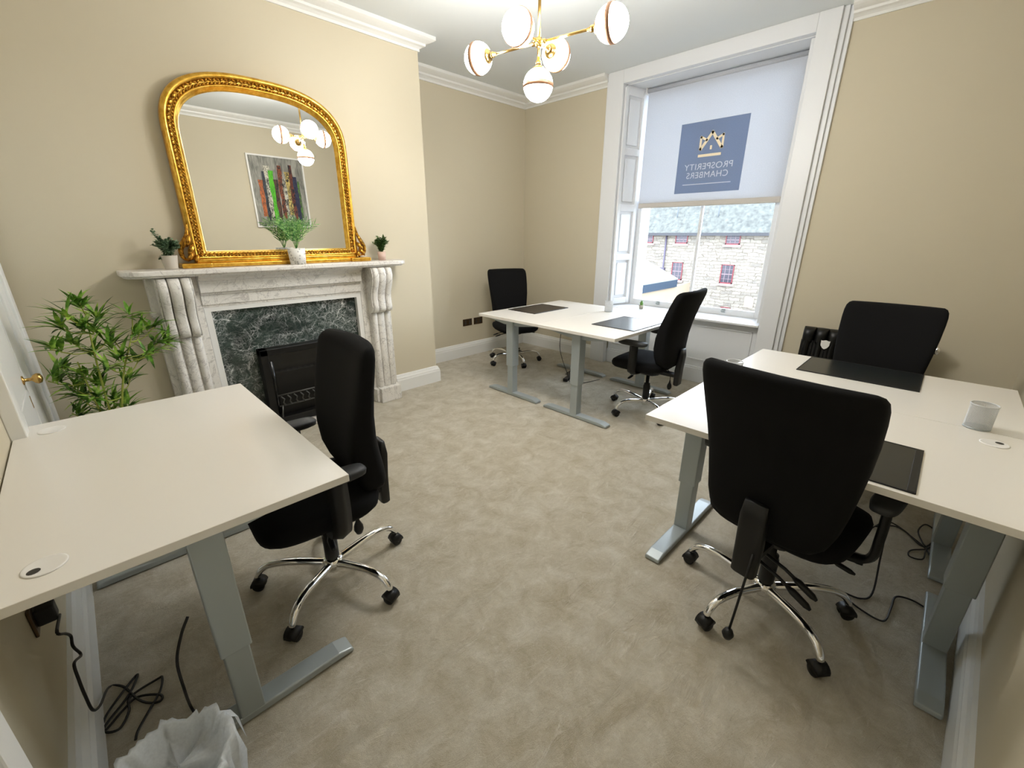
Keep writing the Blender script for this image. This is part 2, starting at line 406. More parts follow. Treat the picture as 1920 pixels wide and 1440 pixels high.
def shutters(b, y0, y1, sgn):
    p0 = Vector((XF+.03, y0, 0)); p1 = Vector((XS-.03, y1, 0)); d = (p1-p0); L = d.length; d.normalize(); n = Vector((d.y, -d.x, 0))*sgn
    if n.y*sgn > 0: pass
    def rail(u0, u1, z0, z1, t0, t1):
        q = [p0+d*u0+n*t0, p0+d*u1+n*t0, p0+d*u1+n*t1, p0+d*u0+n*t1]
        b.prism([(v.x, v.y, z0) for v in q], (0, 0, z1-z0))
    th = 0.022
    rail(0, .045, .72, 2.93, -.005, th); rail(L-.045, L, .72, 2.93, -.005, th)
    for z0, z1 in ((.72, .79), (1.22, 1.29), (1.75, 1.82), (2.31, 2.38), (2.86, 2.93)): rail(.045, L-.045, z0, z1, -.005, th)
    for z0, z1 in ((.79, 1.22), (1.29, 1.75), (1.82, 2.31), (2.38, 2.86)): rail(.075, L-.075, z0+.03, z1-.03, -.005, .012)
wmake('shutter', lambda b: shutters(b, OY1-.008, 2.743, 1), M_WTRIM, bevel=0.004)
wmake('shutter', lambda b: shutters(b, OY0+.008, 1.237, -1), M_WTRIM, bevel=0.004)
wmake('sill', lambda b: b.box((XF-.008, OY0+.002, 0.678), (XS+.05, OY1-.002, 0.700)), M_WTRIM, bevel=0.006)
def apron(b):
    b.box((4.50, OY0, 0), (4.535, OY1, 0.672)); b.box((4.475, OY0, 0), (4.505, OY1, 0.15)); b.box((4.483, OY0, .15), (4.505, OY1, .17))
    for y0, y1 in ((OY0+.06, 1.95), (2.03, OY1-.06)):
        for a, c in (((y0, .24), (y1, .255)), ((y0, .60), (y1, .615)), ((y0, .24), (y0+.015, .615)), ((y1-.015, .24), (y1, .615))):
            b.box((4.49, a[0], a[1]), (4.503, c[0], c[1]))
wmake('apron_panel', apron, M_WTRIM, bevel=0.003)
# sashes
XG = 4.80; SY0, SY1 = 1.275, 2.735
def box_frame(b):
    b.box((XS-.01, SY0-.04, .66), (XG+.09, SY0, 2.97)); b.box((XS-.01, SY1, .66), (XG+.09, SY1+.04, 2.97)); b.box((XS-.01, SY0, 2.93), (XG+.09, SY1, 2.98))
    b.box((XS+.03, SY0-.05, .665), (XG+.20, SY1+.05, .70))
wmake('window_frame', box_frame, M_WTRIM, bevel=0.003)
def sash(b, x, z0, z1, br):
    b.box((x-.02, SY0, z0), (x+.02, SY0+.045, z1)); b.box((x-.02, SY1-.045, z0), (x+.02, SY1, z1))
    b.box((x-.02, SY0+.045, z0), (x+.02, SY1-.045, z0+br)); b.box((x-.02, SY0+.045, z1-.04), (x+.02, SY1-.045, z1))
    b.box((x-.016, 2.0-.014, z0+br), (x+.016, 2.0+.014, z1-.04))
s1 = wmake('lower_sash', lambda b: sash(b, XG, .700, 1.87, .065), M_WTRIM, bevel=0.004)
s2 = wmake('upper_sash', lambda b: sash(b, XG+.045, 1.83, 2.93, .04), M_WTRIM, bevel=0.004)
wmake('pane', lambda b: b.box((XG-.002, SY0+.045, .765), (XG+.002, SY1-.045, 1.83)), M_GLASS, s1)
wmake('pane', lambda b: b.box((XG+.043, SY0+.045, 1.87), (XG+.047, SY1-.045, 2.89)), M_GLASS, s2)
for y in (2.36, 1.62):
    wmake('sash_lift', lambda b: (b.box((XG-.045, y-.02, .735), (XG-.02, y+.02, .748)), b.box((XG-.026, y-.02, .725), (XG-.02, y+.02, .765))), M_STEEL, s1, bevel=0.003)
def outer_reveal(b):
    b.box((XG+.09, SY1, .55), (XO+.02, SY1+.15, 3.1)); b.box((XG+.09, SY0-.15, .55), (XO+.02, SY0, 3.1)); b.box((XG+.09, SY0, 2.98), (XO+.02, SY1, 3.1))
    b.box((XG+.09, SY0-.15, .55), (XO+.10, SY1+.15, .675))
wmake('outer_reveal', outer_reveal, mat('white_masonry', lin(240, 238, 230), 0.9))

# roller blind
XB = 4.72; BY0, BY1, BZ0, BZ1 = 1.262, 2.698, 1.80, 2.93
blind = thing('roller_blind', 'white translucent roller blind with a dark square logo, pulled halfway down the window', 'blind', (XB, 1.98, BZ1))
def bmake(name, fn, m, parent=blind, **kw):
    b = MB(); fn(b); b.v = [v-Vector((XB, 1.98, BZ1)) for v in b.v]; return link(name, b.mesh(name), m, parent, **kw)
LY0, LY1, LZ0, LZ1 = 1.642, 2.292, 1.91, 2.555       # logo square (photo left = larger y)
bmake('fabric', lambda b: (b.box((XB, BY0, BZ0+.03), (XB+.0012, LY0, BZ1)), b.box((XB, LY1, BZ0+.03), (XB+.0012, BY1, BZ1)), b.box((XB, LY0, BZ0+.03), (XB+.0012, LY1, LZ0)), b.box((XB, LY0, LZ1), (XB+.0012, LY1, BZ1))), M_BLIND)
bmake('roller_tube', lambda b: b.tube([(XB+.005, BY0-.01, BZ1-.005), (XB+.005, BY1+.01, BZ1-.005)], .021, 16), M_BLIND)
bmake('bottom_bar', lambda b: b.box((XB-.012, BY0, BZ0-.018), (XB+.014, BY1, BZ0+.035)), mat('taupe_fabric_bar', lin(196, 190, 182), .7), bevel=.011, seg=3)
bmake('bracket', lambda b: b.box((XB-.03, BY0-.016, BZ1-.04), (XB+.035, BY0-.010, BZ1+.03)), M_WHITEP)
bmake('bracket', lambda b: b.box((XB-.03, BY1+.010, BZ1-.04), (XB+.035, BY1+.016, BZ1+.03)), M_WHITEP)
def chain(b):
    b.tube([(XB-.02, BY0-.008, BZ1-.02), (XB-.02, BY0-.008, 1.25)], .0025, 6); b.tube([(XB+.01, BY0-.008, BZ1-.02), (XB+.01, BY0-.008, 1.25), (XB-.02, BY0-.008, 1.25)], .0025, 6)
bmake('bead_chain', chain, M_WHITEP)
LY0, LY1, LZ0, LZ1 = 1.642, 2.292, 1.91, 2.555       # logo square (photo left = larger y)
logo = bmake('logo_panel', lambda b: b.box((XB, LY0, LZ0), (XB+.0012, LY1, LZ1)), M_LOGO)
def uv(u, v, x=XB-.0025): return Vector((x, LY1-(LY1-LY0)*u, LZ1-(LZ1-LZ0)*v))
def stroke(b, pts, w):
    for p, q in zip(pts[:-1], pts[1:]):
        p, q = uv(*p), uv(*q); d = (q-p).normalized(); n = Vector((0, -d.z, d.y))*w/2; e = d*w*.35
        b.prism([p-e-n, q+e-n, q+e+n, p-e+n], (.0012, 0, 0))
def crown(b):
    stroke(b, [(.345, .385), (.5, .165), (.655, .385)], .026)
    stroke(b, [(.345, .385), (.335, .385), (.335, .215), (.425, .265)], .02)
    stroke(b, [(.655, .385), (.665, .385), (.665, .215), (.575, .265)], .02)
    b.box(tuple(uv(.485, .40)), tuple(uv(.515, .345)+Vector((.0012, 0, 0)))); stroke(b, [(.33, .475), (.65, .475)], .024)
bmake('crown_emblem', crown, M_LGOLD, logo)
def text_mesh(body, name, width, center, m):
    cu = bpy.data.curves.new(name, 'FONT'); cu.body = body; cu.size = 1; cu.align_x = 'CENTER'; cu.extrude = 0.0; cu.space_character = 1.06
    tmp = bpy.data.objects.new('tmp', cu); COL.objects.link(tmp)
    dg = bpy.context.evaluated_depsgraph_get(); me = bpy.data.meshes.new_from_object(tmp.evaluated_get(dg)); bpy.data.objects.remove(tmp)
    xs = [v.co.x for v in me.vertices]; ys = [v.co.y for v in me.vertices]; w = max(xs)-min(xs); h = max(ys)-min(ys); cx = (max(xs)+min(xs))/2; cyy = (max(ys)+min(ys))/2
    s = width/w; s2 = 0.056/h
    for v in me.vertices:
        x, y = (v.co.x-cx)*s, (v.co.y-cyy)*s2
        p = Vector((center.x, center.y + x, center.z + y)) - Vector((XB, 1.98, BZ1)); v.co = p
    me.name = name; o = link(name, me, m, logo); return o
text_mesh('PROSPERITY', 'lettering', .475, uv(.49, .625), M_LWHT)
text_mesh('CHAMBERS', 'lettering', .41, uv(.49, .745), M_LWHT)
bmake('rule_line', lambda b: stroke(b, [(.13, .875), (.86, .875)], .007), M_LWHT, logo)

# ------------------------------------------------------------------ doors
d1 = bpy.data.objects.new('door_1', None); COL.objects.link(d1); d1.location = (XL, 2.9, 0); structure(d1)
def dm(name, fn, m, parent, **kw):
    b = MB(); fn(b); o = d1 if parent in (d1, leaf1) else d2
    b.v = [v-Vector(o.location) for v in b.v]; return link(name, b.mesh(name), m, parent, **kw)
leaf1 = None; d2 = None
def arch1(b):
    b.box((XL, 3.06, 0), (XL+.012, 3.62, 2.16)); b.box((XL+.012, 3.50, 0), (XL+.045, 3.62, 2.28)); b.box((XL+.012, 3.34, 0), (XL+.033, 3.50, 2.22)); b.box((XL+.012, 3.07, 0), (XL+.022, 3.34, 2.16))
    b.box((XL, 2.33, 0), (XL+.045, 2.42, 2.28)); b.box((XL, 2.42, 0), (XL+.033, 2.50, 2.22)); b.box((XL, 2.33, 2.16), (XL+.045, 3.62, 2.28))
dm('door_frame', arch1, M_TRIM, d1, bevel=.004)
leaf1 = dm('door_leaf', lambda b: (b.box((XL, 2.50, 0.01), (XL+.020, 3.055, 2.15)), b.box((XL+.02, 2.60, 1.0), (XL+.026, 2.96, 2.0)), b.box((XL+.02, 2.60, .2), (XL+.026, 2.96, .8))), M_TRIM, d1, bevel=.004)
def knob(b):
    b.lathe([(.0, 0), (.022, 0), (.022, .004), (.008, .008), (.008, .03), (.02, .038), (.026, .05), (.022, .062), (.008, .068), (0, .069)], 18, Matrix.Translation((XL+.02, 3.0, .84)) @ Matrix.Rotation(math.radians(90), 4, 'Y'))
dm('door_knob', knob, M_BRASS, leaf1)
dm('keyhole_plate', lambda b: b.box((XL+.02, 2.99, .70), (XL+.024, 3.01, .76)), M_BRASS, leaf1)
d2 = bpy.data.objects.new('door_2', None); COL.objects.link(d2); d2.location = (XL, .5, 0); structure(d2)
def arch2(b):
    b.box((XL, .92, 0), (XL+.045, 1.0, 2.2)); b.box((XL, .88, 0), (XL+.03, .92, 2.15)); b.box((XL, .12, 0), (XL+.045, .2, 2.2)); b.box((XL, .12, 2.12), (XL+.045, 1.0, 2.2))
dm('door_frame', arch2, M_TRIM, d2, bevel=.004)
dm('door_leaf', lambda b: b.box((XL-.01, .2, .01), (XL+.012, .88, 2.12)), M_TRIM, d2)

# ------------------------------------------------------------------ fireplace
FX = 1.15
fire = thing('fireplace', 'white veined marble fireplace with dark green marble panel and black iron grate', 'fireplace', (FX, YB, 0))
def fm(name, fn, m, parent=fire, **kw):
    b = MB(); fn(b); b.v = [v-Vector((FX, YB, 0)) for v in b.v]; return link(name, b.mesh(name), m, parent, **kw)
def shelf(b):
    y0 = 3.435; x0, x1 = FX-.965, FX+.985; pts = [(x0, YB, 0), (x1, YB, 0)]
    def cc(cx, cy, r, a0, a1): return [(cx+r*math.cos(math.radians(a0+(a1-a0)*k/6)), cy+r*math.sin(math.radians(a0+(a1-a0)*k/6)), 0) for k in range(7)]
    pts = [(x0, YB, 0)] + cc(x0+.11, y0+.11, .11, 180, 270) + cc(x1-.11, y0+.11, .11, 270, 360) + [(x1, YB, 0)]
    b.prism([(x, y, 1.252) for x, y, z in pts], (0, 0, .033))
    s = lambda x: FX+(x-FX)*.985
    b.prism([(s(x), YB-(YB-y)*.93, 1.240) for x, y, z in pts], (0, 0, .014))
fm('mantel_shelf', shelf, M_MTOP, bevel=.008, seg=3)
def frieze(b):
    prof = [(YB, 1.016), (3.60, 1.016), (3.60, 1.03), (3.59, 1.035), (3.59, 1.10), (3.575, 1.105), (3.575, 1.115), (3.555, 1.122), (3.555, 1.195), (3.54, 1.20), (3.54, 1.215), (3.50, 1.24), (YB, 1.24)]
    b.prism([(FX-.576, y, z) for y, z in prof], (1.152, 0, 0))
fm('frieze', frieze, M_MARBLE)
for sx in (-1, 1):
    xa = FX+sx*.85; xi = FX+sx*.575
    def jamb(b):
        b.box((min(xa, xi), 3.60, 0.0), (max(xa, xi), YB, 1.24))
        xo = FX+sx*.81; xq = FX+sx*.63
        b.box((min(xo, xq), 3.555, 0), (max(xo, xq), 3.61, 1.24)); b.box((min(xa, xi+sx*.02), 3.53, 0), (max(xa, xi+sx*.02), 3.61, .13))
        b.box((min(FX+sx*.825, xq-sx*.01), 3.49, 0), (max(FX+sx*.825, xq-sx*.01), 3.56, .14))
        b.box((min(xa+sx*.012, xa-sx*.04), 3.59, .98), (max(xa+sx*.012, xa-sx*.04), YB, 1.02))
    j = fm('jamb', jamb, M_MARBLE, bevel=.006)
    def console(b):
        # s-shaped profile: protrusion at heights
        hs = [(1.238, .045), (1.232, .085), (1.21, .105), (1.17, .115), (1.12, .107), (1.07, .085), (1.02, .062), (.97, .052), (.92, .058), (.885, .062), (.86, .052), (.845, .03), (.84, .008)]
        H = [h for h in hs]
        for uc, wd in ((-.062, .052), (0, .066), (.062, .052)):
            xc = FX+sx*.72+uc; rings = []
            for z, p in H:
                row = []
                for k in range(9):
                    u = -1+2*k/8; row.append((xc+u*wd/2, 3.556-p-.012*math.sqrt(max(0, 1-u*u))+.012*(abs(u) > .99), z))
                row.append((xc+wd/2, 3.558, z)); row.append((xc-wd/2, 3.558, z)); rings.append(row)
            b.loft(rings)
        for k in (-1, 1):   # side scroll cheeks
            x0 = FX+sx*.72+k*.092
            b.prism([(x0-.003, 3.556, z) if q == 0 else (x0-.003, 3.556-p*.9, z) for q, (z, p) in ([(0, H[0])]+[(1, h) for h in H]+[(0, H[-1])])], (.006, 0, 0))
    fm('scroll_console', console, M_MARBLE, j)
    def flutes(b):
        for uc, wd in ((-.062, .05), (0, .064), (.062, .05)):
            xc = FX+sx*.72+uc
            rings = [[(xc+math.cos(math.pi*k/8)*wd/2, 3.557-q*.022*math.sin(math.pi*k/8), z) for k in range(9)] for z, q in ((.14, .9), (.15, 1), (.80, 1), (.825, .8), (.838, .1))]
            b.loft(rings)
    fm('fluted_pilaster', flutes, M_MARBLE, j)
def slip(b):
    for s in (-1, 1):
        a, c = FX+s*.574, FX+s*.535; b.box((min(a, c), 3.604, 0), (max(a, c), YB, 1.02))
    b.box((FX-.535, 3.604, .985), (FX+.535, YB, 1.02))
fm('painted_slip', slip, M_TRIM)
fm('marble_panel', lambda b: (b.box((FX-.535, 3.645, 0), (FX+.535, YB, .985))), M_GREEN)
GX0, GX1, GZ = FX-.30, FX+.29, .665
def insert(b):
    y0 = 3.555
    b.box((GX0, y0, 0.03), (GX0+.055, 3.646, GZ)); b.box((GX1-.055, y0, 0.03), (GX1, 3.646, GZ)); b.box((GX0, y0, GZ-.05), (GX1, 3.646, GZ))
    b.box((GX0+.055, 3.64, 0.03), (GX1-.055, 3.648, GZ-.05)); b.box((GX0+.055, 3.57, .03), (GX1-.055, 3.65, .09))
ins = fm('fire_insert', insert, M_IRON, bevel=.006)
def hood(b):
    b.prism([(GX0+.055, 3.56, GZ-.05), (GX0+.055, 3.64, GZ-.05), (GX0+.055, 3.64, GZ-.22), (GX0+.055, 3.60, GZ-.14)], (GX1-GX0-.11, 0, 0))
    for k in (0, 1):
        x = GX0+.055+.0 if k == 0 else GX1-.055-.035
        b.tube([(x+.018, 3.60, .12), (x+.018, 3.60, GZ-.06)], .017, 12)
fm('hood', hood, mat('polished_black_iron', lin(22, 23, 24), .16), ins)
def bars(b):
    for k in range(9):
        x = GX0+.10+k*(GX1-GX0-.2)/8
        b.tube([(x-.012, 3.548, .275), (x+.008, 3.542, .25), (x-.004, 3.54, .225), (x+.01, 3.538, .20)], .006, 6)
    b.tube([(GX0+.07, 3.555, .285), (GX1-.07, 3.555, .285)], .006, 6); b.tube([(GX0+.07, 3.555, .195), (GX1-.07, 3.555, .195)], .006, 6)
    b.tube([(GX0+.09, 3.55, .20), (GX0+.07, 3.53, .11)], .006, 6); b.tube([(GX1-.09, 3.55, .20), (GX1-.07, 3.53, .11)], .006, 6)
fm('grate_bars', bars, M_IRON2, ins)
fm('hearth_slab', lambda b: b.box((FX-.52, 3.46, 0), (FX+.52, 3.60, .022)), M_MTOP, bevel=.006)

# ------------------------------------------------------------------ overmantel mirror
MX, MYB, ZS = 1.165, 3.655, 1.286
mir = thing('overmantel_mirror', 'large arched gilt overmantel mirror leaning on the marble mantel shelf', 'mirror', (MX, 3.60, ZS))
def arch_pts(a, b_, z0, zb, n=2.6, k=40):
    P = [(-a, zb)]
    for i in range(k+1):
        th = math.pi - math.pi*i/k; c, s = math.cos(th), math.sin(th)
        P.append((a*math.copysign(abs(c)**(2/n), c), z0+b_*abs(s)**(2/n)))
    P.append((a, zb)); return P
def mm(name, fn, m, parent=mir, **kw):
    b = MB(); fn(b); b.v = [v-Vector((MX, 3.60, ZS)) for v in b.v]; return link(name, b.mesh(name), m, parent, **kw)
def ring_sweep(b, prof, closed=True):
    """prof: list of (inset, y). nested arches lofted as a closed frame"""
    rows = []
    for ins_, y in prof:
        t = ins_/.105
        A = arch_pts(.583*(1-t)+.49*t, .385*(1-t)+.30*t, 2.105*(1-t)+2.085*t, 1.335*(1-t)+1.392*t)
        A = A + [(A[-1][0]*(1-q)+A[0][0]*q, A[0][1]) for q in (.25, .5, .75)]
        rows.append([(MX+x, y, z) for x, z in A])
    n = len(rows[0])
    vs = [p for r in rows for p in r]; fs = []
    for a in range(len(rows)-1):
        for i in range(n):
            j = (i+1) % n; fs.append((a*n+i, a*n+j, (a+1)*n+j, (a+1)*n+i))
    b.add(vs, fs, True)
fr = mm('frame', lambda b: ring_sweep(b, [(0, MYB), (0, 3.625), (.004, 3.605), (.014, 3.594), (.026, 3.592), (.036, 3.60), (.040, 3.612), (.068, 3.612), (.070, 3.60), (.076, 3.598), (.082, 3.602), (.086, 3.612), (.094, 3.618), (.105, 3.635), (.105, MYB)]), M_GOLD)
def carving(b):
    # rope of leaf lobes following the band
    t = .054/.105
    A = arch_pts(.583*(1-t)+.49*t, .385*(1-t)+.30*t, 2.105*(1-t)+2.085*t, 1.335*(1-t)+1.392*t, k=160)
    A = A+[(A[0][0], A[0][1])]
    # resample
    P = [Vector((MX+x, 0, z)) for x, z in A]; seg = []; L = 0; step = .0225
    cum = [0]
    for i in range(1, len(P)): cum.append(cum[-1]+(P[i]-P[i-1]).length)
    n = int(cum[-1]/step); i = 0
    for k in range(n):
        s = (k+.5)*cum[-1]/n
        while cum[i+1] < s: i += 1
        p = P[i].lerp(P[i+1], (s-cum[i])/(cum[i+1]-cum[i])); d = (P[i+1]-P[i]).normalized(); w = Vector((-d.z, 0, d.x))
        for q in (-1, 1):
            a = p + w*q*.0095 + Vector((0, 3.608, 0)); dirv = (d*.55*q+w*q*.5).normalized() if k % 2 else (d*.8-w*q*.45).normalized()
            b.tube([a-dirv*.011, a-dirv*.005+Vector((0, -.007, 0)), a+dirv*.005+Vector((0, -.007, 0)), a+dirv*.011], [.002, .0062, .0062, .002], 6)
mm('carved_rope_band', carving, M_GOLDD, fr)
def base(b):
    b.box((MX-.60, 3.56, ZS), (MX+.60, 3.655, ZS+.028)); b.box((MX-.57, 3.585, ZS+.028), (MX+.57, 3.655, ZS+.055))
    for s in (-1, 1): b.box((MX+s*.575-.085, 3.535, ZS), (MX+s*.575+.085, 3.655, ZS+.03))
mm('plinth', base, M_GOLD, bevel=.007, seg=3)
for s in (-1, 1):
    def scroll(b):
        X = MX+s*.575
        b.tube(smooth_path([(X, 3.60, 1.56), (X+s*.012, 3.60, 1.50), (X+s*.035, 3.60, 1.455), (X+s*.062, 3.60, 1.405), (X+s*.06, 3.60, 1.355), (X+s*.03, 3.60, 1.335), (X+s*.012, 3.60, 1.36), (X+s*.028, 3.60, 1.38)]), [.006+.010*math.sin(math.pi*min(1, k/30)) for k in range(43)], 8)
        for a, bb, r in (((X, 3.585, 1.50), (X+s*.03, 3.575, 1.42), .014), ((X-s*.01, 3.58, 1.44), (X+s*.03, 3.57, 1.37), .017), ((X, 3.575, 1.39), (X+s*.045, 3.57, 1.33), .016), ((X-s*.02, 3.575, 1.37), (X+s*.0, 3.57, 1.32), .016), ((X+s*.02, 3.59, 1.47), (X+s*.05, 3.585, 1.41), .01)):
            a, bb = Vector(a), Vector(bb); b.tube([a, a.lerp(bb, .3)+Vector((0, -.008, 0)), a.lerp(bb, .7)+Vector((0, -.012, 0)), bb], [.003, r, r*.9, .004], 8)
    mm('acanthus_scroll', scroll, M_GOLDD)
def glass(b):
    A = arch_pts(.494, .305, 2.085, 1.388); b.prism([(MX+x, 3.632, z) for x, z in A], (0, .004, 0))
mm('mirror_glass', glass, M_MIRROR)

# ------------------------------------------------------------------ leaves and potted plants
def leaf(b, base, d, up, L, w, bend=0.25, fold=0.15):
    d = Vector(d).normalized(); up = Vector(up); s = d.cross(up)
    if s.length < 1e-3: s = d.cross(Vector((1, 0, 0)))
    s.normalize(); n = s.cross(d).normalized(); base = Vector(base); vs = []; fs = []
    st = [(0, .15), (.2, .75), (.45, 1), (.75, .6), (1, .02)]
    for t, ww in st:
        c = base + d*L*t - n*bend*L*t*t
        vs += [c - s*w*ww/2 + n*fold*w*ww, c, c + s*w*ww/2 + n*fold*w*ww]
    for i in range(len(st)-1):
        k = 3*i; fs += [(k, k+1, k+4, k+3), (k+1, k+2, k+5, k+4)]
    b.add(vs, fs, True)
def rdir(rng, zmin=-.3, zmax=1):
    a = rng.uniform(0, 2*math.pi); z = rng.uniform(zmin, zmax); r = math.sqrt(max(0, 1-z*z)); return Vector((r*math.cos(a), r*math.sin(a), z))

rng = random.Random(3)
bam = thing('potted_bamboo', 'tall artificial bamboo plant with narrow green leaves between the door and the fireplace', 'plant', (-.03, 3.17, 0))
def pl(name, fn, m, parent, org, **kw):
    b = MB(); fn(b); b.v = [v-Vector(org) for v in b.v]; return link(name, b.mesh(name), m, parent, **kw)
bo = (-.03, 3.17, 0)
pl('pot', lambda b: b.lathe([(0, 0), (.085, 0), (.115, .21), (.12, .215), (.12, .225), (.105, .225), (.1, .19), (0, .19)], 24, Matrix.Translation((-.03, 3.17, 0))), mat('grey_pot', lin(120, 120, 116), .6), bam, bo)
pl('soil', lambda b: b.lathe([(0, .18), (.102, .18), (.102, .198), (0, .2)], 24, Matrix.Translation((-.03, 3.17, 0))), M_SOIL, bam, bo)
tips = []
for px, py in ((150, 568), (185, 592), (108, 612), (132, 640), (172, 655), (95, 655), (120, 590), (205, 625), (175, 615), (150, 610), (110, 690), (150, 700), (185, 715), (90, 715), (135, 725), (205, 690), (215, 640), (248, 590), (262, 625), (290, 612), (300, 640), (285, 660), (262, 672), (245, 708), (230, 668), (180, 745), (215, 745), (238, 760), (150, 745), (135, 775), (200, 768), (320, 640)):
    tips.append(at(px, py, y=rng.uniform(3.02, 3.36)))
trunks = [[(-.035, 3.17, .19), (-.04, 3.18, .5), (-.03, 3.17, .8), (-.01, 3.17, 1.1)], [(-.02, 3.15, .19), (.0, 3.12, .5), (.06, 3.14, .75), (.13, 3.14, .93)], [(-.05, 3.19, .19), (-.07, 3.2, .45), (-.09, 3.2, .7), (-.1, 3.2, .85)]]
def stems(b):
    for tr in trunks: b.tube(smooth_path(tr), [.0075-.004*k/18 for k in range(19)], 7)
    allp = [p for tr in trunks for p in smooth_path(tr)]
    for tp in tips:
        q = min((p for p in allp if p.z < tp.z-.03 or p.z < .4), key=lambda p: (p-tp).length)
        b.tube(smooth_path([q, q.lerp(tp, .5)+Vector((0, 0, -.02)), tp], 4), .003, 5)
def bleaves(b):
    for tp in tips:
        out = Vector((tp.x+.02, tp.y-3.17, .12)); out = out.normalized() if out.length > .01 else Vector((0, 0, 1))
        for k in range(18):
            d = (out*.7 + rdir(rng, -.35, .9)).normalized()
            if tp.x < -.18: d.x = abs(d.x)*.3 if d.x < -.3 else d.x
            base = tp + rdir(rng)*.012 - out*rng.uniform(0, .05)
            Lf = rng.uniform(.08, .14)
            if base.x + d.x*Lf < -.25: d.x = -d.x
            leaf(b, base, d, (0, 0, 1), Lf, rng.uniform(.014, .024), rng.uniform(.1, .45))
pl('stem', stems, M_STEM, bam, bo); pl('foliage', bleaves, M_BAMBOO, bam, bo)

# small plants on the mantel
def pot_prof(r0, r1, h): return [(0, 0), (r0, 0), (r1, h), (r1-.006, h), (r1-.008, h-.012), (0, h-.012)]
zt = 1.2855
o = (.45, 3.555, zt); p = thing('potted_plant', 'small grey ribbed pot of grey-green sprigs at the left end of the mantel', 'plant', o, 0, 'small pots on the mantel')
def ribbed(b):
    pr = [(0, 0), (.034, 0)]
    for k in range(7): z = .004+k*.0115; r = .034+.012*z/.085; pr += [(r+.0015, z+.003), (r, z+.0095)]
    pr += [(.047, .085), (.042, .085), (.041, .075), (0, .075)]
    b.lathe(pr, 28, Matrix.Translation(o))
pl('pot', ribbed, M_POTG, p, o)
def sprigs(b, o, n, H, R, ll, lw, rr, asym=None, top=.08):
    o = Vector(o)+Vector((0, 0, top))
    for k in range(n):
        a = rr.uniform(0, 2*math.pi); r = R*math.sqrt(rr.random()); h = H*rr.uniform(.55, 1)*(1-.35*(r/R)**2)
        tip = o+Vector((r*math.cos(a), r*math.sin(a)*.75, h))
        if asym and k < 3: tip = o+Vector(asym)*rr.uniform(.85, 1.05)+Vector((rr.uniform(-.01, .01), 0, 0))
        if asym and 3 <= k < 6: tip = o+Vector((-.055, -.01, -.02))*rr.uniform(.7, 1.1)
        mid = o.lerp(tip, .5)+Vector((0, 0, .012)); P = smooth_path([o+Vector((rr.uniform(-.012, .012), rr.uniform(-.012, .012), -.01)), mid, tip], 5)
        b.tube(P, .0009, 4)
        for q in P[2:]:
            for s in range(3): leaf(b, q, (rdir(rr, -.2, .9)), (0, 0, 1), ll*rr.uniform(.7, 1.2), lw, .1)
pl('foliage', lambda b: sprigs(b, o, 76, .12, .070, .017, .014, random.Random(5), (-.05, 0, .15)), M_EUC, p, o)
o3 = (1.945, 3.57, zt); p = thing('potted_plant', 'small blush pink pot of mid-green sprigs at the right end of the mantel', 'plant', o3, 0, 'small pots on the mantel')
pl('pot', lambda b: b.lathe(pot_prof(.030, .035, .072), 24, Matrix.Translation(o3)), M_POTP, p, o3)
pl('foliage', lambda b: sprigs(b, o3, 64, .135, .075, .024, .009, random.Random(8), None, .068), M_BOX, p, o3)
o2 = (1.215, 3.505, zt); p = thing('potted_plant', 'white patterned pot of feathery palm fronds in front of the mirror', 'plant', o2, 0, 'small pots on the mantel')
pl('pot', lambda b: b.lathe(pot_prof(.054, .061, .115), 28, Matrix.Translation(o2)), M_POTW, p, o2)
def palm(b):
    rr = random.Random(11); ob = Vector(o2)+Vector((0, 0, .105))
    for k in range(15):
        a = 2*math.pi*k/15*2.4+rr.uniform(-.2, .2); spread = rr.uniform(.04, .155); h = .225-.4*spread+rr.uniform(-.02, .02)
        tip = ob+Vector((spread*math.cos(a), spread*math.sin(a)*.45, h)); mid = ob.lerp(tip, .5)+Vector((-.1*(tip-ob).x, 0, .02))
        P = smooth_path([ob, mid, tip], 8); b.tube(P, .0013, 4)
        for i, q in enumerate(P[4::2]):
            t = (P[min(2*i+5, len(P)-1)]-P[2*i+3]).normalized(); s = t.cross(Vector((0, -1, .15))).normalized()
            for sg in (-1, 1): leaf(b, q, t*1.0+s*sg*.55, (0, -1, .3), .062*(1-.3*i/len(P)), .0052, .06)
pl('foliage', palm, M_PALM, p, o2)
# window sill succulent
o4 = (4.50, 2.42, .7005); p = thing('potted_cactus', 'tiny green succulent in a beige pot on the window sill', 'plant', o4)
pl('pot', lambda b: b.lathe(pot_prof(.022, .028, .045), 20, Matrix.Translation(o4)), mat('beige_pot', lin(176, 172, 158), .7), p, o4)
def succ(b):
    rr = random.Random(2); c = Vector(o4)+Vector((0, 0, .04))
    b.lathe([(0, -.01), (.014, 0), (.019, .02), (.014, .042), (0, .052)], 12, Matrix.Translation(c))
    for k in range(26): leaf(b, c+Vector((0, 0, rr.uniform(.0, .04))), rdir(rr, .1, 1), (0, 0, 1), .028, .012, 0)
pl('foliage', succ, mat('bright_green_succulent', lin(104, 152, 74), .5), p, o4)

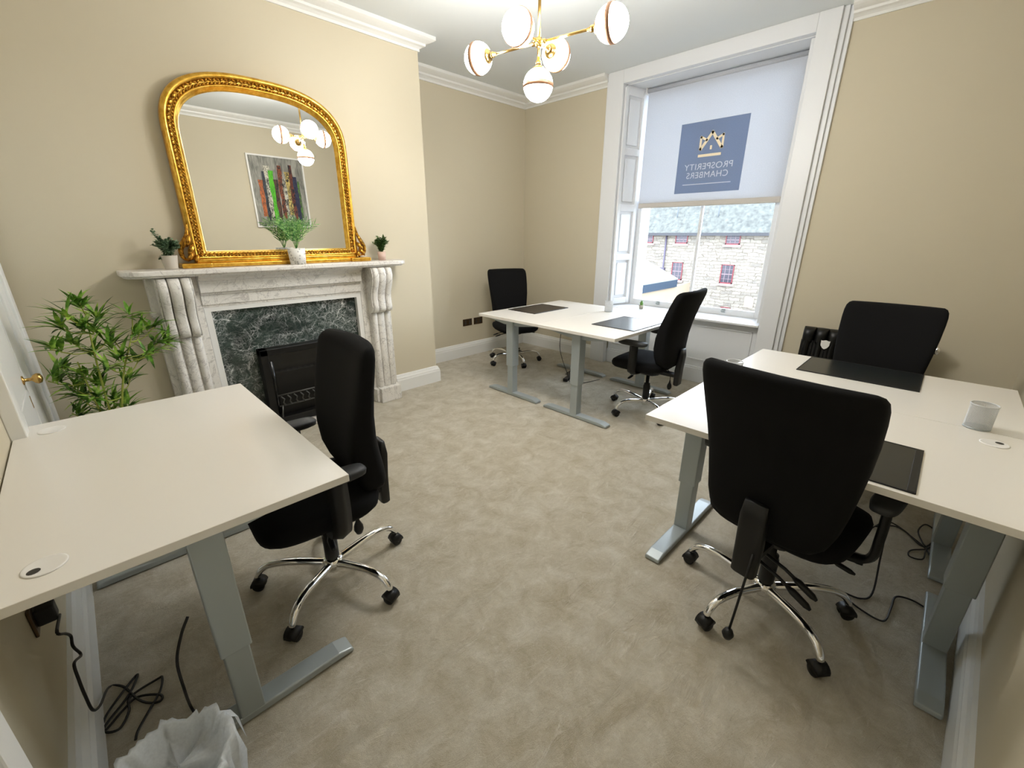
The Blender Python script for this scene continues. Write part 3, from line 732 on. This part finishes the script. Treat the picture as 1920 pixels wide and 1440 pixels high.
# ------------------------------------------------------------------ desks
ZD = 0.77
def slab(b, L, D, ox): b.box((ox, -L/2, ZD-.025), (ox+D, L/2, ZD))
def desk(name, label, loc, rz, L, D=.80, ox=-.40, leg_in=.085, grom=(), group=None, front=.33, back=.33, cut=True):
    """local: length along y, depth along x"""
    t = thing(name, label, 'desk', loc, rz, group)
    make('tabletop', lambda b: slab(b, L, D, ox), M_DESK, t, bevel=.0015, seg=2)
    cx = ox+D/2
    for q in (-.08, .08): make('frame_rail', lambda b: b.box((cx+q-.02, -L/2+.10, ZD-.065), (cx+q+.02, L/2-.10, ZD-.026)), M_STEEL, t, bevel=.002)
    for s in (-1, 1):
        y = s*(L/2-leg_in)
        def arm(b):
            b.prism([(cx-.36, y-.018, ZD-.026), (cx+.36, y-.018, ZD-.026), (cx+.36, y-.018, ZD-.036), (cx+.10, y-.018, ZD-.075), (cx-.10, y-.018, ZD-.075), (cx-.36, y-.018, ZD-.036)], (0, .036, 0))
        def colm(b):
            b.box((cx-.042, y-.042, .30), (cx+.042, y+.042, ZD-.03)); b.box((cx-.035, y-.035, .028), (cx+.035, y+.035, .32))
        def foot(b):
            pr = [(cx-back-.01, .004), (cx-back-.005, .022), (cx-back+.045, .034), (cx+front-.045, .034), (cx+front+.005, .022), (cx+front+.01, .004)]
            b.prism([(x, y-.036, z) for x, z in pr], (0, .072, 0))
        make('support_arm', arm, M_STEEL, t, bevel=.002); lg = make('leg', colm, M_STEEL, t, bevel=.004); ft = make('foot', foot, M_STEEL, t, bevel=.006, seg=3)
        for x in (cx-back+.02, cx+front-.02): make('levelling_pad', lambda b: b.lathe([(0, 0), (.012, 0), (.012, .006), (0, .006)], 12, Matrix.Translation((x, y, 0))), M_PLAS, ft)
    for gx, gy, open_ in grom:
        M = Matrix.Translation((gx, gy, ZD))
        g = make('cable_grommet', lambda b: b.lathe([(0, 0), (.040, 0), (.0405, .0015), (.037, .003), (.033, .0018), (0, .0015)], 32, M), M_WHITEP, t)
        if open_:
            a = open_
            make('cable_slot', lambda b: b.add([(gx+.021*math.cos(a)+.012*math.cos(q)*(1.0), gy+.021*math.sin(a)+.012*math.sin(q), ZD+.0022) for q in [2*math.pi*k/14 for k in range(14)]], [tuple(range(14))]), M_HOLE, g)
    return t
G = 'white laminate desks with silver T-legs'
desk('desk', 'white desk against the left wall beside the door, nearest on the left', (.083, 1.845, 0), 0, 1.25, .785, -.3925, grom=((-.29, -.515, 3.7), (-.29, .51, None)), group=G)
near_desk = desk('desk', 'white desk on the right with the big black chair pushed up to it', (2.002, .21, 0), 0, 1.16, .80, -.40, grom=((.27, -.47, 5.6),), group=G)
desk('desk', 'white desk on the right behind the nearest one, facing the radiator wall', (2.804, .21, 0), 0, 1.16, .80, -.40, group=G)
desk('desk', 'white desk closest to the back wall, holding a brown desk pad', (3.36, 2.811, 0), math.pi/2, 1.27, .772, -.386, group=G, front=.30, back=.34)
desk('desk', 'white desk beside the window, holding a glossy pad catching window light', (3.36, 2.037, 0), math.pi/2, 1.27, .772, -.386, group=G)

def pad(label, x0, y0, x1, y1, m, strip=None):
    cx, cy = (x0+x1)/2, (y0+y1)/2
    t = thing('desk_pad', label, 'desk pad', (cx, cy, ZD+.0003), 0, 'desk pads')
    make('mat', lambda b: b.box((x0-cx, y0-cy, 0), (x1-cx, y1-cy, .0035)), m, t, bevel=.0015)
    def edge(b):
        e = .004; X0, X1, Y0, Y1 = x0-cx, x1-cx, y0-cy, y1-cy
        b.box((X0-e, Y0-e, 0), (X1+e, Y0, .005)); b.box((X0-e, Y1, 0), (X1+e, Y1+e, .005)); b.box((X0-e, Y0, 0), (X0, Y1, .005)); b.box((X1, Y0, 0), (X1+e, Y1, .005))
        if strip: b.box((X0, Y0, .0035), (X1, Y0+.018, .006))
    make('stitched_border', edge, M_PLAS, t, bevel=.001)
pad('black desk pad in front of the chair by the radiator', 2.815, -.02, 3.19, .50, M_LEATHER)
pad('black desk pad partly hidden behind the nearest big black chair', 1.625, -.075, 2.0, .445, M_LEATHER, True)
pad('dark brown desk pad on the desk closest to the back wall', 3.08, 2.775, 3.60, 3.14, M_BROWNPAD)
pad('desk pad reflecting the window on the desk beside the window', 3.06, 1.69, 3.58, 2.09, M_LEATHER)

def cup(label, x, y):
    t = thing('pen_holder', label, 'pen holder', (x, y, ZD+.0003), 0, 'silver wire mesh pen holders')
    def wall(b):
        n, k = 44, 26; r = .040; vs = []; fs = []
        for j in range(k+1):
            for i in range(n): a = 2*math.pi*(i+.5*(j % 2))/n; vs.append((r*math.cos(a), r*math.sin(a), .004+.094*j/k))
        for j in range(k):
            for i in range(n):
                a, c = j*n+i, j*n+(i+1) % n; d, e = (j+1)*n+i, (j+1)*n+(i+1) % n
                if j % 2 == 0: fs += [(a, c, d), (c, e, d)]
                else: fs += [(a, c, e), (a, e, d)]
        b.add(vs, fs)
    if 'cup' not in CACHE: b = MB(); wall(b); CACHE['cup'] = b.mesh('mesh_wall')
    w = link('mesh_wall', CACHE['cup'], M_MESHW, t); md = w.modifiers.new('wire', 'WIREFRAME'); md.thickness = .0011
    ringp = lambda z, rr: [(rr*math.cos(2*math.pi*k/32), rr*math.sin(2*math.pi*k/32), z) for k in range(33)]
    part('rim', 'cuprim', lambda b: (b.tube(ringp(.099, .0405), .0024, 8, False)), M_MESHW, t)
    part('base', 'cupbase', lambda b: b.lathe([(0, 0), (.041, 0), (.041, .006), (.039, .006), (.038, .002), (0, .002)], 32), M_STEEL, t)
cup('silver mesh pen holder near the wall end of the right desks', 2.43, -.215)
cup('silver mesh pen holder mostly hidden behind the nearest chair back, only its rim showing', 2.365, .70)
cup('silver mesh pen holder by the window casing on the far desks', 3.73, 2.36)

# ------------------------------------------------------------------ office chairs
def sq(w, h, n=28, e=4.0):
    out = []
    for k in range(n):
        a = 2*math.pi*k/n; c, s = math.cos(a), math.sin(a)
        out.append((w*math.copysign(abs(c)**(2/e), c), h*math.copysign(abs(s)**(2/e), s)))
    return out
def back_fn(b):
    S = [(.455, -.190, .15, .012), (.462, -.192, .245, .030), (.478, -.193, .320, .045), (.51, -.192, .375, .058), (.56, -.188, .405, .066), (.63, -.186, .425, .070), (.72, -.196, .445, .066), (.82, -.222, .468, .058), (.92, -.258, .486, .050), (1.0, -.290, .494, .045), (1.045, -.308, .494, .042), (1.072, -.318, .486, .038), (1.088, -.326, .468, .028), (1.096, -.330, .44, .012)]
    rings = []
    for z, y, w, th in S:
        r = []
        for x, t in sq(w/2, th, 36, 4.5):
            cv = .035*(x/.24)**2
            r.append((x, y+t+cv, z+.0))
        rings.append(r)
    b.loft(rings)
def seat_fn(b):
    S = [(.412, .40, .36, -.01), (.418, .455, .425, 0), (.44, .49, .465, .0), (.468, .50, .475, 0), (.487, .485, .46, 0), (.497, .44, .42, 0), (.500, .36, .34, 0)]
    rings = []
    for z, w, d, oy in S:
        r = []
        for x, y in sq(w/2, d/2, 36, 4.2):
            zz = z - (.022*max(0, (y-.12)/.12)**2 if y > .12 else 0)
            r.append((x, y+.045+oy, zz))
        rings.append(r)
    b.loft(rings)
def chair(label, x, y, face, phase, arms=True, cord=None, lean=0.0, wide=1.0):
    """face: world angle of the direction the sitter looks. local +y is front"""
    rz = face-math.pi/2
    t = thing('office_chair', label, 'chair', (x, y, 0), rz, 'black swivel office chairs')
    part('seat', 'seat', seat_fn, M_FAB, t); bk_ = part('backrest', 'back', back_fn, M_FAB, t, rot=(-lean, 0, 0), loc=(0, -.19*(1-math.cos(lean))-.5*math.sin(lean), .5*(1-math.cos(lean))-.19*math.sin(lean)))
    bk_.scale = (wide, 1, 1)
    def bracket(b):
        b.loft([[(px, -.262+py-.012*(z > .45), z) for px, py in sq(w, d, 20, 5)] for z, w, d in ((.305, .034, .014), (.315, .042, .022), (.44, .045, .024), (.56, .045, .020), (.62, .04, .012))])
        b.box((-.035, -.26, .375), (.035, -.05, .40))
    part('back_bracket', 'bracket', bracket, M_PLAS, t)
    def mech(b):
        b.loft([[(px, py, z) for px, py in sq(w, d, 16, 5)] for z, w, d in ((.345, .045, .06), (.365, .075, .11), (.412, .10, .15))], smooth=False)
    part('tilt_mechanism', 'mech', mech, M_PLAS, t)
    part('gas_lift', 'lift', lambda b: b.lathe([(0, .06), (.030, .06), (.030, .24), (.026, .245), (.026, .26), (.0145, .265), (.0145, .36), (0, .36)], 20), M_PLAS, t)
    def lever(b, x1, y1):
        s = 1 if x1 > 0 else -1
        b.tube([(s*.06, y1, .385), (s*.17, y1+.005, .375), (s*.205, y1+.008, .368)], .0045, 6); b.tube([(s*.19, y1+.006, .372), (s*.21, y1+.008, .367), (s*.25, y1+.012, .358), (s*.265, y1+.013, .355)], [.006, .013, .012, .005], 8, sy=.6)
    for k, (x1, y1) in enumerate(((1, .06), (1, -.02), (-1, .04))): part('lever', 'lever%d' % k, lambda b: lever(b, x1, y1), M_PLAS, t)
    # five star base
    bs = part('base_hub', 'hub', lambda b: b.lathe([(0, .055), (.028, .055), (.043, .075), (.045, .105), (.036, .125), (0, .125)], 24), M_CHROME, t)
    def legm(b):
        P = smooth_path([(.03, 0, .098), (.10, 0, .112), (.18, 0, .125), (.245, 0, .125), (.29, 0, .110), (.315, 0, .082), (.320, 0, .066)], 4)
        n = len(P); b.tube(P, [.020-.006*k/(n-1) for k in range(n)], 12, sx=1.0, sy=.85)
    def castor(b):
        for s in (-1, 1):
            b.lathe([(0, -.011), (.020, -.011), (.025, -.007), (.025, .007), (.020, .011), (0, .011)], 18, Matrix.Translation((.320, s*.0135, .0255)) @ Matrix.Rotation(math.pi/2, 4, 'X'))
        rings = []
        for q in (-.025, .025):
            rings.append([(.320+.030*math.cos(a), q, .030+.029*math.sin(a)) for a in [math.pi*k/8-.15 for k in range(9)]] + [(.30, q, .03)])
        b.loft(rings); b.tube([(.320, 0, .05), (.320, 0, .072)], .008, 8)
    for k in range(5):
        lg = part('leg', 'cleg', legm, M_CHROME, t, rot=(0, 0, phase+2*math.pi*k/5-rz))
        part('castor', 'castor', castor, M_PLAS, lg)
    if arms:
        for s in (-1, 1):
            def up(b):
                P = smooth_path([(s*.10, .02, .405), (s*.23, .02, .402), (s*.285, .02, .43), (s*.292, .015, .52), (s*.288, .015, .66)]); b.tube(P, .03, 4, sx=1.25, sy=.5, up=(0, 0, 1))
            a = part('armrest', 'arm%d' % s, up, M_PLAS, t)
            def pd(b):
                b.loft([[(s*.285+px, .03+py, z) for px, py in sq(w, d, 24, 3.5)] for z, w, d in ((.652, .030, .10), (.660, .040, .122), (.678, .042, .126), (.686, .036, .118))])
            part('arm_pad', 'apad%d' % s, pd, M_PAD, a)
    if cord:
        cx, cyy, zb = cord
        def cf(b):
            b.tube(smooth_path([(cx*.6, cyy*.6, .41), (cx*.95, cyy*.95, .34), (cx, cyy, zb+.05)]), .0032, 6)
            b.lathe([(0, -.045), (.013, -.04), (.021, -.02), (.019, .0), (.008, .025), (.004, .05), (0, .05)], 14, Matrix.Translation((cx, cyy, zb)))
        part('pump_bulb', 'cord'+label, cf, M_PLAS, t)
    return t
R = math.radians
chair('black office chair at the left desk, seen side-on in front of the fireplace', .53, 1.68, R(176), R(2.5), cord=(-.10, -.10, .30), lean=R(11))
c_near = chair('big black office chair on the right seen from behind, nearest the camera', 1.77, .252, R(-8), R(14), wide=1.07)
chair('black office chair by the window, side-on with armrests in front of the stone view', 3.37, 1.68, R(92), R(16), cord=(.20, -.12, .22))
chair('small black office chair by the back wall corner, facing the camera', 3.65, 3.63, R(-113), R(31), arms=False, lean=R(5))
chair('black office chair in front of the radiator, back facing us over the right desks', 3.27, .20, R(180), R(40), arms=False)
# rear details of the nearest chair: hanging adjustment wand
def wand(b):
    b.tube([(.03, -.295, .43), (.03, -.36, .12)], .0045, 8); b.lathe([(0, -.022), (.014, -.018), (.021, 0), (.014, .018), (0, .022)], 16, Matrix.Translation((.03, -.363, .105)))
make('adjusting_wand', wand, M_PLAS, c_near)
def near_levers(y0, dz):
    def f(b):
        b.tube([(-.05, -.20+y0, .375), (.10, -.215+y0, .335+dz), (.15, -.22+y0, .315+dz)], .0065, 8)
        b.tube([(.13, -.218+y0, .322+dz), (.15, -.22+y0, .315+dz), (.20, -.225+y0, .295+dz), (.215, -.227+y0, .288+dz)], [.008, .015, .014, .006], 8, sy=.7)
    return f
make('lever', near_levers(0, 0), M_PLAS, c_near); make('lever', near_levers(.05, .01), M_PLAS, c_near)

# ------------------------------------------------------------------ chandelier
CH = Vector((2.11, 1.91, 2.50))
ch = thing('chandelier', 'brass five-arm ceiling light with glowing white opal globes', 'chandelier', CH)
def cm(name, fn, m, parent=ch, **kw):
    return make(name, fn, m, parent, **kw)
cm('rod', lambda b: b.tube([(0, 0, -.10), (0, 0, ZC-CH.z-.02)], .0085, 12), M_BRASS)
cm('ceiling_rose', lambda b: b.lathe([(0, .545), (.012, .545), (.055, .56), (.06, .579), (0, .579)], 28), M_BRASS)
def hub(b):
    b.lathe([(0, -.025), (.016, -.022), (.016, .022), (0, .025)], 20)
    for a in (0, math.pi/2, math.pi, 3*math.pi/2): b.tube([(0, 0, 0), (.042*math.cos(a+th0), .042*math.sin(a+th0), 0)], .0125, 12)
th0 = math.atan2(-.746, .158)
cm('hub', hub, M_BRASS)
RG = .083
def globe(d, L):
    d = Vector(d).normalized(); c = d*L
    q = d.to_track_quat('Z', 'Y').to_matrix().to_4x4()
    arm = cm('arm', lambda b: (b.tube([(0, 0, 0), d*(L-RG-.005)], .0068, 10), b.lathe([(0, L-RG-.05), (.009, L-RG-.05), (.011, L-RG-.03), (.016, L-RG-.03), (.016, L-RG-.012), (.012, L-RG-.010), (.030, L-RG-.002), (.040, L-RG+.010), (.040, L-RG+.014), (0, L-RG+.014)], 24, q)), M_BRASS)
    def sph(b):
        b.lathe([(max(0, RG*math.sin(math.pi*k/20)), L-RG*math.cos(math.pi*k/20)) for k in range(21)], 32, q)
    cm('globe', sph, M_GLOBE, arm)
    cm('band', lambda b: b.lathe([(RG*.985, L-.008), (RG*1.03, L-.008), (RG*1.03, L+.015), (RG*.985, L+.015)], 40, q, cap=False), M_BAND, arm)
e1 = (math.cos(th0), math.sin(th0), 0); e2 = (-math.sin(th0), math.cos(th0), 0)
globe(e1, .42); globe((-e1[0], -e1[1], 0), .42)
globe(e2, .205); globe((-e2[0], -e2[1], 0), .215)
globe((0, 0, -1), .20)

# ------------------------------------------------------------------ radiator
rad = thing('radiator', 'black cast iron column radiator on the window wall behind the right chair', 'radiator', (4.34, .37, 0))
def section(b):
    for x in (-.045, .045):
        b.tube(smooth_path([(x, 0, .09), (x*1.02, 0, .3), (x*1.02, 0, .5), (x, 0, .70)]), .024, 10)
    b.loft([[(px, py, z) for px, py in sq(w, .0445, 20, 2.6)] for z, w in ((.635, .055), (.66, .068), (.70, .072), (.735, .066), (.755, .045), (.765, .015))])
    b.loft([[(px, py, z) for px, py in sq(w, .0445, 20, 2.6)] for z, w in ((.06, .05), (.09, .068), (.13, .068), (.16, .05))])
    b.box((-.045, -.042, .15), (.045, .042, .66))
for k in range(9): part('section', 'radsec', section, M_IRON, rad, loc=(0, .37-k*.0895, 0))
for y in (.37, -.345): make('foot', lambda b: b.box((-.06, y-.02, 0), (.06, y+.02, .08)), M_IRON, rad)
make('valve', lambda b: (b.tube([(0, -.39, .69), (0, -.44, .69), (0, -.44, .69)], .012, 10), b.lathe([(0, -.03), (.016, -.03), (.018, .0), (.012, .02), (0, .022)], 14, Matrix.Translation((-.01, -.425, .71)))), M_CHROME, rad)
def tagm(b):
    pts = [(-.042, .045), (-.03, .040), (0, .05), (.03, .040), (.042, .045), (.04, -.01), (.022, -.038), (0, -.052), (-.022, -.038), (-.04, -.01)]
    b.prism([(-.076, .265-.03+y, .645+z) for y, z in [(y*.75, z*.75) for y, z in pts]], (.002, 0, 0))
lb = make('label_tag', tagm, M_WHITEP, rad); lb['label'] = 'white shield-shaped tag'

# ------------------------------------------------------------------ sockets, cables, bin
def socket(label, x, y, z, face, m=M_BRONZE):
    t = thing('power_socket', label, 'power socket', (x, y, z), face, 'double sockets on the back wall' if face == 0 else None)
    make('face_plate', lambda b: b.box((-.073, -.008, -.043), (.073, 0, .043)), m, t, bevel=.003)
    for s in (-1, 1):
        make('switch', lambda b: b.box((s*.035-.008, -.012, .018), (s*.035+.008, -.007, .032)), M_HOLE, t)
        make('socket_face', lambda b: b.box((s*.035-.012, -.0095, -.024), (s*.035+.012, -.007, .004)), M_HOLE, t)
    return t
socket('bronze double wall socket on the left of the pair in the alcove', 3.43, YREC-.0005, .435, 0)
socket('bronze double wall socket on the right of the pair in the alcove', 3.61, YREC-.0005, .435, 0)
socket('brass wall socket under the left desk with a black plug in it', XL+.0005, 1.645, .47, math.pi/2)
def cable(label, pts, r=.0035, name='power_cable', plug=None):
    pp = smooth_path(pts, 6); c = Vector(pp[0])
    t = thing(name, label, 'cable', c) if plug else None
    b = MB(); b.tube([p-c for p in pp], r, 7); o = link('cord' if plug else name, b.mesh('cord'), M_CABLE, t)
    if plug:
        make('plug', lambda b: b.box((plug[0]), (plug[1])), M_CABLE, t, bevel=.008, seg=3)
    else: o.location = c; tag(o, label, 'cable')
    return o
fl = lambda px, py, z=.006: tuple(at(px, py, z=z))
z7 = lambda x, y, z=.006: fl(x/3.6, 1040+y/3.6, z)
cable('black power cable plugged in under the left desk, coiled on the carpet by the baseboard',
      [(-.265, 1.62, .44)] + [tuple(at(px, py, x=-.255)) for px, py in ((107, 1186), (122, 1188), (133, 1193), (137, 1212), (152, 1228), (139, 1244), (148, 1275), (160, 1305), (174, 1331), (188, 1322))]
      + [z7(735, 895), z7(830, 890), z7(930, 975), z7(1010, 1000), z7(1085, 985), z7(1080, 945), z7(930, 960), z7(830, 1050), z7(705, 1190), z7(720, 1080), z7(905, 830), z7(925, 830), z7(860, 960), z7(700, 1175), z7(800, 1180), z7(870, 1060), z7(880, 960), z7(1060, 840), z7(1095, 830), z7(1080, 920), z7(990, 1080), z7(930, 1190), z7(915, 1250)],
      .0038, plug=((-.045, -.025, .0), (.0, .022, .055)))
cable('single black cable hanging behind the near leg of the left desk', [tuple(at(352, 1156, y=1.42)), tuple(at(340, 1190, y=1.40)), tuple(at(332, 1240, y=1.38)), tuple(at(345, 1290, y=1.34)), fl(358, 1325, .02), fl(375, 1350), fl(395, 1385)], .0042)
q = lambda x, y, z=.006: fl(1180+x*.5556, 640+y*.5556, z)
cable('black cable looping from under the right desk to the wall leg', [tuple(at(1180+870*.5556, 640+580*.5556, z=.55)), q(865, 640, .30), q(845, 740, .1), q(820, 850, .01), q(780, 868), q(720, 848), q(760, 890), q(830, 935), q(865, 940), q(885, 895), q(900, 862), q(950, 872), q(1000, 900)], .0038)
cable('tangle of thin black cables on the carpet under the right desks', [q(815, 632), q(870, 608), q(930, 640), q(985, 690), q(1020, 680), q(1035, 645), q(1000, 618), q(975, 640), q(990, 680), q(1005, 700), q(950, 705), q(945, 725), q(990, 735), q(1005, 700), q(1060, 690)], .0034)
cable('thin black cable crossing the tangle beside the wall legs', [q(830, 625), q(900, 625), q(960, 665), q(1000, 700), q(1030, 740), q(1080, 735), q(1075, 712), q(1030, 715), q(1030, 735), q(1100, 740), q(1118, 725)], .0034)
cable('thin dark cable hanging between the far desks', [(3.10, 2.45, .70), (3.15, 2.5, .45), (3.35, 2.55, .15), (3.45, 2.56, .01), (3.6, 2.5, .006), (3.8, 2.45, .006)], .003)
es = thing('power_strip', 'dark extension block with cables under the far desks', 'power strip', (3.62, 2.72, 0), .3)
make('body', lambda b: b.box((-.15, -.025, .001), (.15, .025, .035)), M_PLAS, es, bevel=.005)
def coil(b):
    rr = random.Random(4)
    P = [(.18+.10*math.cos(a*1.7)+rr.uniform(-.03, .03), .02+.07*math.sin(a*1.3), .008) for a in [k*.9 for k in range(16)]]
    b.tube(smooth_path([(.15, 0, .018)]+P, 5), .0033, 6)
make('flex', coil, M_CABLE, es)

binc = Vector((-.10, 1.045, 0))
bn = thing('waste_bin', 'waste bin lined with a white plastic bag at the bottom left corner', 'waste bin', binc)
make('bin_body', lambda b: b.lathe([(0, 0), (.085, 0), (.098, .245), (.100, .25), (.094, .25), (.078, .006), (0, .006)], 28), mat('grey_bin', lin(120, 122, 124), .5), bn)
def bag(b):
    rr = random.Random(9); n = 72; rings = []
    for z, r, a in ((.13, .114, .008), (.20, .118, .010), (.26, .117, .008), (.298, .118, .006), (.312, .116, .006), (.308, .106, .004), (.285, .097, .005), (.262, .086, .008), (.252, .06, .012), (.262, .03, .010), (.27, .003, .0)):
        ring = []
        for k in range(n):
            t = 2*math.pi*k/n; w = a*(math.sin(7*t+z*9)+.6*math.sin(13*t+1+z*17)+.5*math.sin(23*t+z*5)+.7*math.sin(31*t))
            ring.append(((r+w)*math.cos(t), (r+w)*math.sin(t), z+.012*math.sin(3*t+1)*(z > .1)+.5*w))
        rings.append(ring)
    b.loft(rings, cap=False)
    # loose corner of the bag
    b.loft([[(.09, .06, .31), (.10, .03, .315)], [(.125, .07, .27), (.135, .03, .275)], [(.135, .065, .19), (.14, .03, .18)]], cap=False, closed=False)
make('bin_liner', bag, M_BAG, bn)

# ------------------------------------------------------------------ painting on the near wall (seen in the mirror)
ax0, ax1, az0, az1 = 2.14, 2.95, 1.60, 2.61; ac = ((ax0+ax1)/2, near_y((ax0+ax1)/2)+.012, (az0+az1)/2)
art = thing('framed_painting', 'abstract painting of vertical orange, green, black and gold strokes, reflected in the mirror', 'painting', ac, math.atan2(YN1-YN0, XR))
W, Hh = (ax1-ax0)/2, (az1-az0)/2
def aframe(b):
    f = .022
    b.box((-W, -.008, -Hh), (-W+f, .03, Hh)); b.box((W-f, -.008, -Hh), (W, .03, Hh)); b.box((-W+f, -.008, -Hh), (W-f, .03, -Hh+f)); b.box((-W+f, -.008, Hh-f), (W-f, .03, Hh))
make('frame', aframe, M_WHITEP, art, bevel=.003)
def canvas_mat():
    m = mat('painted_canvas', lin(130, 130, 122), .6); t = NT(m)
    n = t.noise(t.coord((6, 1, 1.2)), 3, 6, .7, 1.0); t.color(t.ramp(n, [(.35, lin(98, 98, 92)), (.6, lin(158, 156, 146)), (.75, lin(190, 188, 178))])); return m
cv = make('canvas', lambda b: b.box((-W+.02, -.004, -Hh+.02), (W-.02, .016, Hh-.02)), canvas_mat(), art)
def streaky(name, a, c):
    m = mat(name, a, .55); t = NT(m); n = t.noise(t.coord((1, 1, .6)), 22, 5, .75, 1.5); t.color(t.ramp(n, [(.42, a), (.58, c)])); return m
strokes = [(-.26, .16, -.35, .035, lin(196, 104, 48), lin(120, 70, 40)), (-.205, .28, -.42, .03, lin(24, 24, 26), lin(60, 70, 80)), (-.15, .36, -.40, .045, lin(20, 20, 24), lin(214, 208, 190)), (-.10, .30, -.45, .04, lin(90, 190, 30), lin(60, 150, 20)), (-.045, .18, -.42, .035, lin(22, 24, 30), lin(90, 60, 40)), (.03, .38, -.38, .04, lin(40, 34, 32), lin(150, 76, 40)), (.09, .20, -.42, .05, lin(22, 22, 24), lin(200, 196, 180)), (.14, .30, -.32, .05, lin(214, 190, 110), lin(40, 36, 30)), (.19, .40, -.40, .035, lin(28, 28, 34), lin(120, 60, 40)), (.245, .24, -.40, .04, lin(30, 32, 60), lin(50, 54, 80)), (.29, .18, -.36, .02, lin(96, 140, 60), lin(60, 64, 60))]
for k, (x, z1, z0, w, a, c) in enumerate(strokes):
    def st(b):
        rr = random.Random(k); L = []; Rr = []
        for i in range(9): z = z0+(z1-z0)*i/8; L.append((x-w*(.85+rr.uniform(-.25, .2)), z)); Rr.append((x+w*(.85+rr.uniform(-.25, .2)), z))
        b.prism([(px, .0165+.0005*k, pz) for px, pz in L+Rr[::-1]], (0, .001, 0))
    make('paint_stroke', st, streaky('paint_%d' % k, a, c), cv)

# ------------------------------------------------------------------ outside the window
XO2 = 30.0; SC = XO2/16
ow = lambda y, z: (y*SC, CAM_H+(z-CAM_H)*SC)
bl = thing('stone_building', 'pale rubble stone building with slate roof and red sash windows across the yard', 'building', (XO2, 12, -7))
def om(name, fn, m, parent=bl, org=(XO2, 12, -7), **kw):
    b = MB(); fn(b); b.v = [v-Vector(org) for v in b.v]; return link(name, b.mesh(name), m, parent, **kw)
EZ = 1.62
om('wall', lambda b: b.box((XO2, -2, -7), (XO2+7, 26, EZ)), M_STONE)
om('roof', lambda b: b.prism([(XO2-.35, -2.2, EZ), (XO2+3.6, -2.2, 6.2), (XO2+7.5, -2.2, EZ), ], (0, 28.4, 0)), M_SLATE)
om('gutter', lambda b: b.box((XO2-.42, -2.2, EZ-.16), (XO2-.02, 26.2, EZ+.02)), mat('blue_grey_gutter', lin(30, 30, 34), .6))
M_RED = mat('dark_red_paint', lin(92, 14, 24), .5); M_PANE = mat('dark_pane', lin(30, 26, 38), .35); M_SILL = mat('pale_sill', lin(150, 128, 124), .9); M_BAR = mat('pale_glazing_bar', lin(110, 92, 96), .6)
def bwin(ya, yb, za, zb, red=False):
    (y0, z0), (y1, z1) = ow(ya, za), ow(yb, zb)
    f = om('window', lambda b: (b.box((XO2-.05, y0, z0), (XO2+.02, y0+.06, z1)), b.box((XO2-.05, y1-.06, z0), (XO2+.02, y1, z1)), b.box((XO2-.05, y0, z0), (XO2+.02, y1, z0+.08)), b.box((XO2-.05, y0, z1-.04), (XO2+.02, y1, z1))), M_RED)
    om('sill', lambda b: b.box((XO2-.14, y0-.1, z0-.13), (XO2, y1+.1, z0)), M_SILL, f)
    om('pane', lambda b: b.box((XO2-.02, y0+.05, z0+.05), (XO2-.005, y1-.05, z1-.03)), M_RED if red else M_PANE, f)
    if not red:
        def bars_(b):
            n = 3; m = 4
            for k in range(1, n): y = y0+(y1-y0)*k/n; b.box((XO2-.03, y-.012, z0+.05), (XO2-.018, y+.012, z1))
            for k in range(1, m): z = z0+(z1-z0)*k/m; w = .022 if k == 2 else .008; b.box((XO2-.03, y0+.05, z-w), (XO2-.018, y1-.05, z+w))
        om('glazing_bar', bars_, M_BAR, f)
for a in ((5.25, 5.72, 1.19, 1.50), (7.04, 7.50, 1.20, 1.50), (8.38, 8.80, 1.20, 1.50), (5.29, 5.72, -.10, .54), (7.09, 7.51, -.10, .54)): bwin(*a)
bwin(5.19, 5.55, -1.35, -.90, True)
om('blocked_window', lambda b: b.box((XO2-.03, ow(4.50, 0)[0], ow(0, -.84)[1]), (XO2+.01, ow(4.80, 0)[0], ow(0, -.49)[1])), mat('weathered_infill', lin(120, 110, 98), .9))
om('downpipe', lambda b: (b.tube([(XO2-.1, 14.7, EZ), (XO2-.1, 14.7, -4)], .06, 8), b.box((XO2-.24, 14.56, -1.05), (XO2-.02, 14.84, -.7))), mat('dark_pipe', lin(60, 54, 70), .6))
for y in (7.68, 6.2):
    yy = y*SC; om('roof_vent', lambda b: (b.tube([(XO2+.55, yy, 2.25), (XO2+.55, yy, 3.35)], .04, 6), b.lathe([(0, -.1), (.13, -.08), (.13, .05), (0, .1)], 10, Matrix.Translation((XO2+.5, yy, 2.35)))), mat('vent_grey', lin(60, 66, 70), .6))
sh = thing('lean_to_shed', 'low stone outbuilding with pale roof and blue fascia in the yard', 'shed', (20, 12, -6))
so = (20, 12, -6)
pa, pb = at(1200, 536, z=-1.0), at(1271, 524, z=-1.0)
pc = at(1209, 488, x=23.5)
dl = (pa-pb); dl.z = 0; pe = pa+dl*1.0
def sroof(b):
    tl = pc+dl*1.2
    b.prism([pb, pe, tl, pc], (0, 0, .06))
om('roof', sroof, mat('pale_roof', lin(112, 114, 106), .8), sh, so)
def fascia(b):
    n = Vector((0, 0, -.42)); p0, p1 = pb, pe; w = Vector((-.06, -.02, 0))
    b.prism([p0+w, p1+w, p1+w+n, p0+w+n], (.08, .03, 0))
om('fascia', fascia, mat('blue_fascia', lin(22, 40, 56), .6), sh, so)
def swall(b):
    o_ = Vector((.25, .1, -.42)); b.prism([pb+o_, pe+o_, pe+o_+Vector((3, .5, 0)), pb+o_+Vector((3, .5, 0))], (0, 0, -5))
om('wall', swall, mat('warm_stone', lin(132, 118, 98), .95), sh, so)
structure(make('ground', lambda b: b.box((6, -40, -7.1), (60, 60, -7)), mat('yard_paving', lin(110, 108, 104), .95)))
